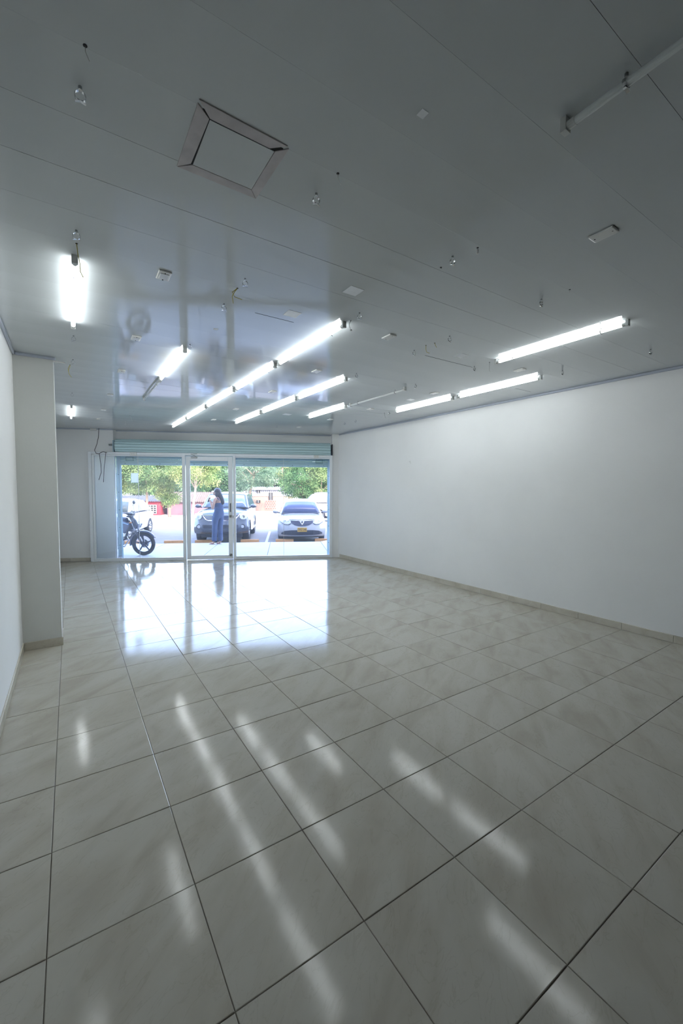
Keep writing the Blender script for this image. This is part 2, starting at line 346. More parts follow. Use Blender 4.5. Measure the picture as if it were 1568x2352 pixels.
# ------------------------------------------------------------------ shop front: aluminium frame with glass
def frame_part(parent, name, x0, x1, z0, z1, y0=-0.03, y1=0.03, m=M_FRAME, bev=0.004):
    return MB().box(x0, x1, y0, y1, z0, z1).build(name, m, parent, bevel=bev, seg=1)
w1 = struct(thing('window_1', 'left fixed shop window in white aluminium frame', 'window', P0, FA))
frame_part(w1, 'jamb', -5.40, -5.335, 0.0, 2.44)
frame_part(w1, 'jamb', -5.33, -5.285, 0.045, 2.37, -0.022, 0.022)
frame_part(w1, 'mullion', -3.425, -3.358, 0.0, 2.44)
frame_part(w1, 'top_rail', -5.335, -3.425, 2.385, 2.44)
frame_part(w1, 'glazing_bead', -5.285, -3.425, 2.352, 2.382, -0.022, 0.022)
frame_part(w1, 'bottom_rail', -5.335, -3.425, 0.0, 0.042)
frame_part(w1, 'glazing_bead', -5.285, -3.425, 0.044, 0.068, -0.022, 0.022)
for a, b in ((-5.285, -4.377), (-4.373, -3.425)): MB().box(a, b, 0.0, 0.006, 0.07, 2.35).build('pane', M_GLASS, w1)
MB().box(-4.378, -4.372, -0.003, 0.009, 0.07, 2.35).build('pane_joint', M_WHITEP, w1)
w2 = struct(thing('window_2', 'right fixed shop window in white aluminium frame', 'window', P0, FA))
frame_part(w2, 'mullion', -2.303, -2.245, 0.0, 2.44)
frame_part(w2, 'jamb', -0.062, -0.002, 0.0, 2.44)
frame_part(w2, 'top_rail', -2.245, -0.062, 2.385, 2.44)
frame_part(w2, 'glazing_bead', -2.245, -0.062, 2.352, 2.382, -0.022, 0.022)
frame_part(w2, 'bottom_rail', -2.245, -0.062, 0.0, 0.042)
frame_part(w2, 'glazing_bead', -2.245, -0.062, 0.044, 0.068, -0.022, 0.022)
for a, b in ((-2.245, -1.152), (-1.148, -0.062)): MB().box(a, b, 0.0, 0.006, 0.07, 2.35).build('pane', M_GLASS, w2)
MB().box(-1.153, -1.147, -0.003, 0.009, 0.07, 2.35).build('pane_joint', M_WHITEP, w2)
for x in (-2.9+0.4*i for i in range(0)): pass
d1 = struct(thing('door_1', 'glazed aluminium shop door between the two windows', 'door', P0, FA))
frame_part(d1, 'door_head', -3.358, -2.303, 2.385, 2.44)
frame_part(d1, 'stile', -3.345, -3.255, 0.012, 2.372, -0.022, 0.022)
frame_part(d1, 'stile', -2.413, -2.313, 0.012, 2.372, -0.022, 0.022)
frame_part(d1, 'door_rail', -3.255, -2.413, 2.272, 2.372, -0.022, 0.022)
frame_part(d1, 'door_rail', -3.255, -2.413, 0.012, 0.098, -0.022, 0.022)
MB().box(-3.255, -2.413, -0.003, 0.003, 0.098, 2.272).build('pane', M_GLASS, d1)
hd = MB(); hd.tube([(-2.362, -0.022, 1.298), (-2.362, -0.065, 1.298), (-2.362, -0.065, 1.112), (-2.362, -0.022, 1.112)], 0.011); hd.build('door_handle', mat('handle_grey', (0.16, 0.17, 0.19), 0.3, metal=0.8), d1, smooth=False)
for z in (1.005, 0.102):
    lk = MB().tube([(-2.366, -0.022, z), (-2.366, -0.032, z)], 0.034, 20).build('lock', M_CHROME, d1)
    MB().tube([(-2.366, -0.031, z), (-2.366, -0.036, z)], 0.015, 14).build('keyhole_plug', mat('lock_plug', (0.2, 0.2, 0.2), 0.4, metal=0.7), lk)
MB().box(-2.316, -2.308, -0.028, -0.022, 0.96, 1.02).build('strike_plate', M_BLACKP, d1)
cl = MB().box(-3.22, -3.09, -0.062, -0.022, 2.325, 2.365).build('door_closer', mat('closer_grey', (0.42, 0.44, 0.45), 0.35, metal=0.6), d1, bevel=0.006)
MB().tube([(-3.12, -0.05, 2.372), (-3.2, -0.19, 2.405), (-3.09, -0.05, 2.425)], 0.007).build('closer_arm', M_CHROME, cl)

# rolled shutter: coil of slats above the frame, hanging slats and guides outside the glass
sh = thing('roller_shutter', 'pale teal roller shutter rolled up above the shop window', 'shutter', FW(-2.42, 0.06, 0), FA)
X0, X1 = -2.41, 2.37; R = 0.158; CZ = 2.578; NS = 15
for i in range(NS):
    a0 = 2*math.pi*i/NS+0.045; a1 = 2*math.pi*(i+1)/NS-0.045; pr = []
    for q in range(5):
        a = a0+(a1-a0)*q/4; rr = R*(0.985+0.03*math.sin(math.pi*q/4)); pr.append((rr*math.cos(a), CZ+rr*math.sin(a)))
    for q in range(4, -1, -1):
        a = a0+(a1-a0)*q/4; pr.append(((R-0.012)*math.cos(a), CZ+(R-0.012)*math.sin(a)))
    n = len(pr); V = [(X0, y, z) for y, z in pr]+[(X1, y, z) for y, z in pr]
    MB().add(V, [tuple(range(n)), tuple(range(n, 2*n))[::-1]]+[(q, n+q, n+(q+1)%n, (q+1)%n) for q in range(n)]).build('slat', M_TEAL, sh)
MB().tube([(X0-0.005, 0, CZ), (X1+0.005, 0, CZ)], R-0.011, 30).build('barrel', M_TEALD, sh)
for sx in (X0-0.055, X1+0.035):
    br = MB(); br.prism_y([(sx, 2.44), (sx+0.02, 2.44), (sx+0.02, 2.70), (sx, 2.70)], -0.10, 0.14); br.tube([(sx-0.03, 0, CZ), (sx+0.03, 0, CZ)], 0.025, 12)
    br.build('bracket', M_GUIDE if sx < 0 else M_BLACKP, sh)
MB().box(X0-0.16, X0-0.05, -0.03, -0.01, 2.585, 2.615).build('lock_lever', mat('lever', (0.18, 0.2, 0.2), 0.4, metal=0.6), sh)
cx0, cx1 = -2.37, 2.33
for k, (z0, z1) in enumerate(((2.232, 2.297), (2.300, 2.365), (2.368, 2.433), (2.436, 2.50))):
    MB().add([(x, y, z) for x in (cx0, cx1) for y, z in ((0.088, z0), (0.074, z0+0.015), (0.074, z1-0.015), (0.088, z1), (0.098, z1), (0.098, z0))],
             [(0,1,2,3,4,5), (11,10,9,8,7,6)]+[(q, 6+q, 6+(q+1)%6, (q+1)%6) for q in range(6)]).build('slat', M_TEAL, sh)
bb = MB().box(cx0, cx1, 0.066, 0.104, 2.165, 2.229).build('bottom_bar', M_TEAL, sh, bevel=0.004, seg=1)
for i in range(13):
    x = cx0+0.1+i*0.375; MB().tube([(x, 0.067, 2.20), (x, 0.060, 2.20)], 0.008, 8).build('bolt', M_BLACKP, bb)
for xc in (-2.17, 2.12):
    lt = MB(); z = 2.30
    for bx in ((xc-0.085, xc+0.085, 2.335, 2.347), (xc-0.085, xc+0.085, 2.253, 2.265), (xc-0.085, xc-0.073, 2.265, 2.335), (xc+0.073, xc+0.085, 2.265, 2.335)):
        lt.box(bx[0], bx[1], 0.055, 0.067, bx[2], bx[3])
    lt.tube([(xc+0.06, 0.05, 2.32), (xc+0.14, 0.05, 2.32)], 0.009, 8)
    lt.build('latch', M_TEALD, sh)
for x0, x1 in ((-2.455, -2.37), (2.32, 2.375)):
    gd = MB(); gd.box(x0, x1, 0.050, 0.056, -0.01, 2.44); gd.box(x0, x1, 0.12, 0.126, -0.01, 2.44)
    xo = x0 if x0 < 0 else x1-0.006
    gd.box(xo, xo+0.006, 0.056, 0.12, -0.01, 2.44)
    gr = gd.build('guide_rail', M_GUIDE, sh)
    for z in (0.35, 0.75, 1.15, 1.55, 1.95): MB().tube([((x0+x1)/2, 0.050, z), ((x0+x1)/2, 0.044, z)], 0.008, 8).build('bolt', M_BLACKP, gr)
ft = MB().box(-2.50, -2.365, 0.035, 0.05, 0.0, 0.10).build('guide_foot', M_STEEL, sh, bevel=0.004, seg=1)
for x in (-2.46, -2.41): MB().tube([(x, 0.036, 0.05), (x, 0.03, 0.05)], 0.014, 8).build('bolt', M_BLACKP, ft)
struct(MB().box(-5.36, -4.905, 0.052, 0.0598, -0.03, 2.44).build('trim_8', leaf_mat('backlit_wall_panel', (0.93, 0.93, 0.89), (0.94, 0.94, 0.90), 0.22), loc=P0, rotz=FA), 'pale wall panel behind the leftmost glass, made translucent to brighten it', 'panel')  # added translucent sheet in a wall opening; outside light brightens the blank wall
# greenish strip of wall beside the left guide, seen through glass
struct(MB().box(-4.90, -4.878, 0.05, 0.10, 0.0, 2.44).build('trim_7', M_FRAME, loc=P0, rotz=FA), 'narrow strip beside the left shutter guide', 'trim')

for i, (x0, x1, z0, z1, lab) in enumerate(((-4.524, -4.385, 2.362, 2.437, 'white switch box on the frame above the left window'), (-0.444, -0.326, 2.372, 2.437, 'white socket box on the frame above the right window'))):
    t = thing('socket_box', lab, 'socket', FW((x0+x1)/2, -0.03, z0), FA)
    MB().box(-(x1-x0)/2, (x1-x0)/2, -0.03, 0.0, 0, z1-z0).build('box_body', M_WHITEP, t, bevel=0.005)
    for dx in (-0.02, 0.02): MB().tube([(dx, -0.030, (z1-z0)/2), (dx, -0.032, (z1-z0)/2)], 0.006, 8).build('screw', mat('screw_grey', (0.35, 0.35, 0.35), 0.4), t)
pp = MB().box(-0.075, 0.075, -0.0012, 0.0, 0, 0.21).build('paper_notice', leaf_mat('notice_paper', (0.84, 0.86, 0.9), (0.85, 0.87, 0.9), 0.55), loc=FW(-4.452, 0.0085, 1.767), rotz=FA)
tag(pp, 'blank white paper notice stuck on the left window glass', 'paper')
cb = MB().tube([FW(-5.15, -0.05, H-0.002), FW(-5.164, -0.05, 2.76), FW(-5.20, -0.05, 2.60), FW(-5.25, -0.05, 2.47), FW(-5.22, -0.05, 2.40), FW(-5.156, -0.05, 2.393), FW(-5.11, -0.05, 2.43), FW(-5.07, -0.05, 2.44), FW(-5.0, -0.05, 2.42)], 0.0055, 6)
cb.tube([FW(-5.156, -0.05, 2.393), FW(-5.13, -0.05, 2.17), FW(-5.125, -0.05, 1.99), FW(-5.178, -0.05, 1.82)], 0.005, 6)
cb.tube([FW(-5.02, -0.05, 2.42), FW(-5.06, -0.05, 2.11), FW(-5.086, -0.05, 1.77)], 0.0045, 6)
tag(cb.build('hanging_cable', M_BLKW, smooth=True), 'black cable hanging from ceiling over the top left window corner', 'cable')

# ------------------------------------------------------------------ ceiling fittings
ROWX = [0.167, 1.040, 1.940, 2.850, 3.730, 4.645]
ROWN = ['row along the left wall', 'second row from the left wall', 'third row from the left wall', 'third row from the right wall', 'second row from the right wall', 'row along the right wall']
TZ = H-0.030
def clip_shape(mb, x, y, rad=0.0155):
    mb.tube([(x, y, H), (x, y, H-0.010)], 0.006, 8)
    for s in (-1, 1):
        pts = []
        for q in range(7):
            a = math.pi/2 + s*math.radians(18+q*22)
            pts.append((x+rad*math.cos(a), y, TZ+rad*math.sin(a)))
        pts.append((x+s*0.016, y, TZ-0.020))
        for p, p2 in zip(pts[:-1], pts[1:]):
            mb.add([(p[0], y-0.005, p[2]), (p[0], y+0.005, p[2]), (p2[0], y+0.005, p2[2]), (p2[0], y-0.005, p2[2]),
                    (p[0]*1+(-s)*0.0012, y-0.005, p[2]), (p[0]-s*0.0012, y+0.005, p[2]), (p2[0]-s*0.0012, y+0.005, p2[2]), (p2[0]-s*0.0012, y-0.005, p2[2])],
                   [(0,1,2,3), (7,6,5,4), (0,4,5,1), (1,5,6,2), (2,6,7,3), (3,7,4,0)])
    return mb
def tube_light(x, ya, yb, lit, label):
    t = thing('tube_light', label, 'lamp', (x, (ya+yb)/2, H), 0, 'fluorescent tubes on the ceiling')
    h = (yb-ya)/2; z = TZ-H
    MB().tube([(0, -h+0.03, z), (0, h-0.03, z)], 0.0130, 16).build('glass_tube', M_LIT if lit else M_UNLIT, t, smooth=False)
    for s in (-1, 1):
        c = MB(); c.tube([(0, s*(h-0.035), z), (0, s*(h-0.008), z)], 0.0145, 14); c.box(-0.016, 0.016, min(s*(h-0.008), s*(h+0.012)), max(s*(h-0.008), s*(h+0.012)), z-0.018, 0.0)
        c.build('tube_socket', M_CAP, t)
        cm = MB(); clip_shape(cm, 0, s*(h-0.19)); cm.v = [(a, b, c_-H) for a, b, c_ in cm.v]
        cm.build('clip', M_CHROME, t)
    return t
TL = [(0, 1.163, 2.30, 1, 'lit fluorescent tube in front of the pillar, row along the left wall'),
      (0, 6.215, 7.45, 1, 'small far lit fluorescent tube beyond the pillar, row along the left wall'),
      (1, 2.40, 3.62, 1, 'lit fluorescent tube touching an unlit one, second row from the left wall'),
      (1, 3.70, 4.93, 0, 'unlit fluorescent tube at the far end of the second row from the left wall'),
      (2, 1.08, 2.28, 1, 'lit fluorescent tube nearest the camera in the long unbroken row of five'),
      (2, 2.38, 3.58, 1, 'second nearest lit tube in the long row of five'),
      (2, 3.68, 4.92, 1, 'middle lit tube in the long row of five'),
      (2, 5.02, 6.24, 1, 'fourth lit tube in the long row of five'),
      (2, 6.32, 7.50, 1, 'farthest lit tube in the long row of five, nearest the shutter'),
      (3, 2.40, 3.61, 1, 'nearest lit tube in the row of three'),
      (3, 3.68, 4.90, 1, 'middle lit tube in the row of three'),
      (3, 5.00, 6.24, 1, 'farthest lit tube in the row of three'),
      (4, 2.36, 3.58, 0, 'unlit fluorescent tube in line with a lit one, second row from the right wall'),
      (4, 3.72, 4.90, 1, 'lit fluorescent tube beyond the unlit one, second row from the right wall'),
      (5, 2.38, 3.60, 1, 'farther lit tube of the two in line along the right wall'),
      (5, 1.08, 2.28, 1, 'nearer lit tube of the two in line along the right wall'),
      (4, -0.17, 1.00, 1, 'big lit fluorescent tube alone on the right side of the ceiling')]
for r, a, b, lit, lab in TL: tube_light(ROWX[r], a, b, lit, lab)
tube_light(1.612, -2.05, -0.835, 0, 'unlit fluorescent tube cut off by the top right picture corner')

CL = [(0, -0.018, 'bare metal spring clip nearest the camera at the upper left of the ceiling'), (0, 0.884, 'bare metal spring clip in front of the left wall lit tube'),
      (0, 2.626, 'bare spring clip just beyond the left wall lit tube'), (0, 3.416, 'bare spring clip level with the pillar in the left wall row'), (0, 5.19, 'bare spring clip before the far small lit tube at the left'),
      (1, -0.023, 'bare metal spring clip right of the ceiling hatch'), (1, 0.87, 'bare spring clip right of the yellow forked wire'), (1, 1.293, 'bare spring clip left of the yellow forked wire'), (1, 2.285, 'bare spring clip at the near end of the lit tube, second row from left'),
      (1, 6.278, 'bare spring clip beyond the unlit tube of the second row from the left'), (1, 7.51, 'last bare spring clip of the second row from the left, by the shutter'),
      (2, 0.876, 'bare spring clip near the near end of the long tube row'), (2, -0.019, 'bare spring clip beside the hanging white connector'),
      (3, 0.002, 'bare spring clip alone right of the middle of the ceiling, near side'), (3, 0.824, 'bare spring clip above the two short yellow wires'), (3, 1.259, 'bare spring clip left of the two short yellow wires'), (3, 2.196, 'bare spring clip at the near end of the row of three tubes'),
      (4, 1.276, 'bare spring clip beside the far end of the big right tube'), (4, 2.171, 'bare spring clip at the near end of the unlit tube on the right'),
      (4, 6.28, 'bare spring clip far down the second row from the right wall'), (5, 0.835, 'bare spring clip below the big right lit tube'), (5, 0.013, 'bare spring clip at the right picture edge above the right wall'),
      (5, 3.775, 'bare spring clip beyond the two tubes along the right wall'), (5, 4.75, 'bare spring clip second from the far end along the right wall'), (5, 5.12, 'farthest bare spring clip along the right wall')]
proto = clip_shape(MB(), 0, 0); proto.v = [(a, b, c-H) for a, b, c in proto.v]
c0 = None
for r, y, lab in CL:
    if c0 is None: c0 = proto.build('spring_clip', M_CHROME); o = c0
    else: o = c0.copy(); COL.objects.link(o)
    o.location = (ROWX[r]+(0.02 if r == 1 else 0.005), y, H); o.rotation_euler = (0, 0, random.uniform(-0.15, 0.15))
    tag(o, lab, 'clip', 'bare tube clips on the ceiling')

# outlet plates
def plate(x, y, lab, wx=0.075, wy=0.118, style=0):
    t = thing('ceiling_plate', lab, 'cover plate', (x, y, H), 0, 'outlet plates on the ceiling')
    MB().box(-wx/2, wx/2, -wy/2, wy/2, -0.011, 0).build('cover', M_WHITEP, t, bevel=0.005)
    if style: MB().box(-wx/2+0.012, wx/2-0.012, -wy/2+0.022, wy/2-0.022, -0.015, -0.010).build('insert', mat('insert_plastic', (0.72, 0.73, 0.71), 0.3), t, bevel=0.002, seg=1)
    for s in (-1, 1): MB().tube([(0, s*wy*0.36, -0.0105), (0, s*wy*0.36, -0.0116-0.004*style)], 0.0042 if s > 0 else 0.003, 8).build('screw_hole', M_DARK, t)
    return t
PL = [(0.628, 1.105, 'square white socket plate on the ceiling right of the left wall tube', 1), (0.628, 2.375, 'second nearest white socket plate in the left column', 1), (0.628, 3.60, 'third white socket plate in the left column, past the pillar line', 1),
      (0.620, 5.02, 'fourth white socket plate in the left column', 0), (0.618, 6.33, 'fifth white socket plate in the left column', 0), (0.605, 7.45, 'last white plate of the left column, by the hanging cable', 0),
      (2.425, -0.59, 'nearest and largest white plate, upper right of the ceiling', 0), (2.435, 1.123, 'white plate on the ceiling right of the long row end', 0), (2.435, 2.37, 'small white plate between the two middle tube rows', 0), (2.428, 3.55, 'dark edged plate between the two middle tube rows, farther one', 0),
      (2.430, 5.02, 'faint white plate past the dark edged one', 0), (2.430, 6.28, 'farthest faint white plate in the middle column', 0),
      (4.245, 1.083, 'white plate right of the big lit tube end, above the right wall tubes', 0), (4.268, 2.368, 'white plate left of the right wall tubes', 0), (4.24, 3.757, 'white plate beyond the right wall tubes', 0), (4.232, 4.99, 'small far white plate in the right column', 0), (4.19, 6.16, 'farthest white plate in the right column', 0)]
for x, y, lab, st in PL: plate(x, y, lab, style=st)
# square patches
for x, y, lab, s in ((1.176, -0.568, 'small pale square sticker alone near the top of the ceiling', 0.030), (1.715, 0.627, 'pale square patch on the ceiling above the long tube row', 0.105), (1.54, 1.177, 'pale square patch left of the long tube row', 0.105),
                     (3.35, 1.121, 'pale square patch on the ceiling between the right side wires and tube', 0.105), (4.305, 2.875, 'faint crinkled patch left of the right wall tubes', 0.09), (3.34, 4.985, 'faint pale patch far down the ceiling centre', 0.13), (1.15, 1.797, 'tiny pale mark on the ceiling right of the second row', 0.035)):
    o = MB().box(-s/2, s/2, -s/2, s/2, -0.0015, 0).build('ceiling_patch', M_PATCH, loc=(x, y, H)); tag(o, lab, 'patch', 'pale patches on the ceiling')

# hatch
ht = thing('access_hatch', 'square ceiling access hatch with pinkish mitred trim', 'hatch', (0.678, -0.013, H))
MB().box(-0.150, 0.155, -0.150, 0.150, -0.0012, 0).build('gap_shade', M_DARK, ht)  # dark plate stands in for the shade inside the trim gaps
ox0, ox1, oy0, oy1 = -0.170, 0.170, -0.168, 0.168; ix0, ix1, iy0, iy1 = -0.120, 0.132, -0.122, 0.124
for poly in ([(ox0, oy0-0.012), (ox1-0.006, oy0-0.004), (ix1-0.022, iy0-0.003), (ix0+0.002, iy0-0.004)], [(ox1+0.003, oy0+0.004), (ox1, oy1), (ix1, iy1), (ix1+0.001, iy0-0.001)],
             [(ox1-0.002, oy1), (ox0+0.002, oy1), (ix0+0.002, iy1), (ix1, iy1)], [(ox0, oy1), (ox0, oy0+0.004), (ix0, iy0-0.001), (ix0-0.005, iy1-0.002)]):
    MB().prism(poly, -0.0045, 0.0).build('trim_piece', M_HATCH, ht, bevel=0.001, seg=1)
MB().box(ix0+0.003, ix1-0.001, iy0+0.002, iy1-0.001, -0.0032, -0.001).build('cover_panel', M_PVC, ht)

# loose wires
def wire(name, lab, strands, base, cat='wire'):
    """strands: (material, radius, points relative to the base on the ceiling, z downwards)"""
    t = thing(name, lab, cat, (base[0], base[1], H))
    MB().tube([(0, 0, 0), (0, 0, -0.002)], 0.006, 8).build('wire_hole', M_DARK, t)
    for m, r, pts in strands:
        MB().tube(([(0, 0, 0)] if r < 0.005 else [])+[tuple(p) for p in pts], r, 8 if r > 0.005 else 6).build('strand' if r < 0.005 else 'connector', m, t, smooth=True)
    return t
wire('loose_wire', 'thin grey wire end poking from the ceiling at the upper left', [(M_GRYW, 0.0010, [(0, -0.003, -0.02), (0.01, 0.0, -0.04)])], (0.182, -0.176))
wire('loose_wire', 'thin white wire end poking from the seam right of the hatch', [(M_WHITEP, 0.0013, [(0, 0.0, -0.02), (0.012, -0.005, -0.045)])], (1.077, -0.174))
wire('loose_wire', 'yellow wire dangling over the near end of the left wall tube', [(M_YEL, 0.0020, [(0.004, 0, -0.05), (0.012, 0, -0.10), (0.014, 0.01, -0.14), (0.026, 0.0, -0.17)])], (0.175, 1.02))
wire('loose_wire', 'forked yellow wire hanging between two bare clips', [(M_YEL, 0.0022, [(-0.02, 0.0, -0.03), (-0.032, 0.01, -0.055), (-0.025, 0.01, -0.10)]), (M_YEL, 0.0020, [(-0.035, 0.0, -0.035), (-0.02, 0.0, -0.06), (0.03, 0.0, -0.066)])], (1.063, 1.02))
wire('loose_wire', 'grey wire with a round connector by the near end of the long row', [(M_GRYW, 0.0020, [(-0.014, 0, -0.03), (-0.010, 0, -0.05), (0.002, 0, -0.066)]), (M_WHITEP, 0.0075, [(0.002, 0, -0.068), (0.004, 0, -0.078)])], (1.975, 1.035))
wire('loose_wire', 'short wire with a white terminal block hanging near mid ceiling', [(M_GRYW, 0.0012, [(0.004, 0, -0.012)]), (M_WHITEP, 0.0065, [(0.0, 0, -0.012), (0.0, 0.0, -0.032)])], (1.995, -0.150))
wire('loose_wire', 'pair of yellow wires hanging in front of the pillar top', [(M_YEL, 0.0022, [(-0.02, 0, -0.04), (-0.01, 0, -0.10), (0.01, 0, -0.13)]), (M_YEL, 0.0018, [(-0.004, 0, -0.03), (-0.02, 0, -0.07)])], (0.148, 3.66))
wire('loose_wire', 'longer of two short yellow wires on the right side of the ceiling', [(M_YEL, 0.0020, [(0, 0, -0.04), (0.012, 0, -0.06), (0.045, 0, -0.062)])], (2.854, 1.104))
wire('loose_wire', 'shorter of two short yellow wires on the right side of the ceiling', [(M_YEL, 0.0018, [(0.008, 0, -0.018), (0.025, 0, -0.035)])], (2.878, 1.019))
wire('loose_wire', 'thin dark wire hanging left of the big tube far end', [(M_GRYW, 0.0016, [(0, 0, -0.06), (0.001, 0, -0.085), (0.016, 0, -0.095)])], (3.754, 1.10))
wire('loose_wire', 'very thin wire poking from the ceiling above the big right tube', [(M_GRYW, 0.0008, [(-0.002, 0, -0.02)])], (2.88, -0.178))
wire('loose_wire', 'tiny dark wire stub below the mid ceiling terminal block', [(M_BLKW, 0.002, [(0.004, 0, -0.006)])], (1.978, 0.10))
wire('loose_wire', 'thin wires poking from ceiling by the far left of the shutter', [(M_GRYW, 0.0018, [(0.02, 0, -0.05), (0.04, 0, -0.10)])], (1.05, 6.7))
wire('loose_wire', 'tiny wires at the far corner of the ceiling by the right wall', [(M_GRYW, 0.0018, [(0.01, 0, -0.05), (0.03, 0, -0.09)])], (4.65, 3.9))
# long white cable clip box at the front wall top
o = MB().box(-0.065, 0.065, -0.02, 0.0, -0.05, 0).build('junction_box', M_WHITEP, loc=FW(-5.30, 0.045, H), rotz=FA, bevel=0.004); tag(o, 'small cream junction box at the top of the front wall', 'junction box')
o = MB().box(0, 0.10, -0.01, 0.0, -0.012, 0).build('tape_strip', M_WHITEP, loc=(0.004, 3.47, H-0.03)); tag(o, 'short white tape strip beside the pillar top corner', 'tape')
# small scuff on the right wall
o = MB().tube([(XR-0.0015, 4.2, 2.16), (XR-0.0015, 4.17, 2.18), (XR-0.0015, 4.16, 2.13)], 0.0025, 5).build('wall_scuff', mat('scuff_grey', (0.5, 0.5, 0.49), 0.8)); tag(o, 'faint grey scuff high on the right wall', 'mark')
# dark hairline gaps between boards near the right wall and mid ceiling
for (x0, x1, y, lab) in ((1.30, 1.62, 1.3130, 'short dark gap between ceiling boards by the forked wire'), (3.05, 3.75, 1.3135, 'longest dark gap between ceiling boards, at the right'), (4.95, 5.30, 1.610, 'dark gap between ceiling boards by the right wall')):
    o = MB().box(x0, x1, y-0.0022, y+0.0022, H-0.0012, H+0.001).build('board_gap', M_DARK); tag(o, lab, 'gap')

# ------------------------------------------------------------------ outside ground
GZ = -0.29
def gz(o): return GZ if o < 14 else (GZ - 0.045*(o-14) if o < 36 else GZ-0.99)
sw = MB()
sidewalk = struct(MB().prism([(-26, 0.36), (14, 0.36), (14, 3.7), (0.9, 3.7), (0.5, 3.62), (0.2, 3.4), (-0.05, 3.12), (-26, 3.12)], GZ-0.2, -0.030).build('floor_sidewalk', M_GROUT, loc=P0, rotz=FA), 'concrete sidewalk outside the shop', 'sidewalk')
xs = [-26]+[-3.108-1.55*k for k in range(9, -1, -1)]+[-1.56, 0.0, 1.55, 3.1, 14]
for a, b in zip(xs[:-1], xs[1:]):
    poly = [(a+0.006, 0.05), (b-0.006, 0.05), (b-0.006, 3.14 if b <= 0.01 else 3.7), (a+0.006, 3.14 if a < 0 else 3.7)]
    if a == 0.0: poly = [(0.006, 0.05), (b-0.006, 0.05), (b-0.006, 3.70), (0.9, 3.70), (0.5, 3.62), (0.2, 3.4), (0.006, 3.16)]
    MB().prism(poly, -0.032, -0.012).build('paving_slab', M_SIDEW, sidewalk, bevel=0.004, seg=1)
gr = MB(); O = [0.5, 9, 14, 20, 28, 36, 60, 140]
def strip(mb, u0, u1, os, dz=0.0):
    V = []
    for o_ in os: V += [(u0, o_, gz(o_)+dz), (u1, o_, gz(o_)+dz)]
    return mb.add(V, [(2*i, 2*i+1, 2*i+3, 2*i+2) for i in range(len(os)-1)])
lot = struct(strip(MB(), -60, 60, [0.5, 9, 14, 20]).build('floor_parking', M_ASPH, loc=P0, rotz=FA), 'grey parking lot', 'ground')
far = struct(strip(MB(), -90, 90, [20, 28, 36, 60, 140]).build('floor_far_ground', M_SAND, loc=P0, rotz=FA), 'pale sandy ground beyond the parking lot', 'ground')
for u_ in (-7.35, -1.78, 1.15):
    o = MB().box(u_-0.05, u_+0.05, 3.9, 9.2, GZ, GZ+0.004).build('parking_line', M_LINE, loc=P0, rotz=FA)
    tag(o, {-7.35: 'pale painted parking line left of the motorcycle', -1.78: 'pale painted parking line between dark SUV and silver sedan', 1.15: 'pale painted parking line right of the silver sedan'}[u_], 'line')
for u_, lab in ((-6.3, 'orange wheel stop behind the motorcycle front wheel'), (-4.93, 'orange wheel stop left of the door, in the empty bay'), (-3.90, 'orange wheel stop by the woman\'s feet'), (-2.35, 'orange wheel stop under the right headlight of the dark SUV'), (-1.12, 'orange wheel stop at the left front wheel of the silver sedan'), (0.28, 'orange wheel stop at the right front wheel of the silver sedan')):
    pf = [(-0.11, 0), (-0.08, 0.13), (0.08, 0.13), (0.11, 0)]; V = [(x, y, z) for x in (-0.32, 0.32) for y, z in pf]
    o = MB().add(V, [(0,1,2,3), (7,6,5,4), (0,4,5,1), (1,5,6,2), (2,6,7,3), (3,7,4,0)]).build('wheel_stop', M_STOP, loc=FW(u_, 5.15, GZ), rotz=FA, bevel=0.01)
    tag(o, lab, 'wheel stop', 'orange wheel stops along the kerb')

# ------------------------------------------------------------------ cars (local axes: x right, y back along the car, nose at y = 0, z up)
def wheel(parent, x, y, r, wdt, rim=M_RIM):
    s = 1 if x > 0 else -1
    t = MB()
    prof = [(-wdt/2, r*0.72), (-wdt/2, r*0.93), (-wdt*0.36, r), (wdt*0.36, r), (wdt/2, r*0.93), (wdt/2, r*0.72)]
    n = 28
    for i in range(n):
        a = 2*math.pi*i/n
        for px, rr in prof: t.v.append((x+px, y+rr*math.cos(a), r+rr*math.sin(a)))
    for i in range(n):
        for j in range(5): t.f.append((i*6+j, ((i+1)%n)*6+j, ((i+1)%n)*6+j+1, i*6+j+1))
    ty = t.build('tyre', M_TYRE, parent, smooth=True)
    h = MB(); xo = x+s*wdt*0.36
    h.torus((xo, y, r), r*0.66, r*0.07, 'x', 24, 6)
    h.tube([(xo-s*0.02, y, r), (xo+s*0.012, y, r)], r*0.16, 12)
    for k in range(6):
        a = 2*math.pi*k/6+0.3; h.tube([(xo, y+r*0.1*math.cos(a), r+r*0.1*math.sin(a)), (xo, y+r*0.66*math.cos(a), r+r*0.66*math.sin(a))], [r*0.10, r*0.075], 6)
    h.build('rim', rim, ty, smooth=True)
    MB().tube([(x-s*wdt*0.4, y, r), (x+s*wdt*0.12, y, r)], r*0.7, 20).build('brake_disc', M_BLACKP, ty)
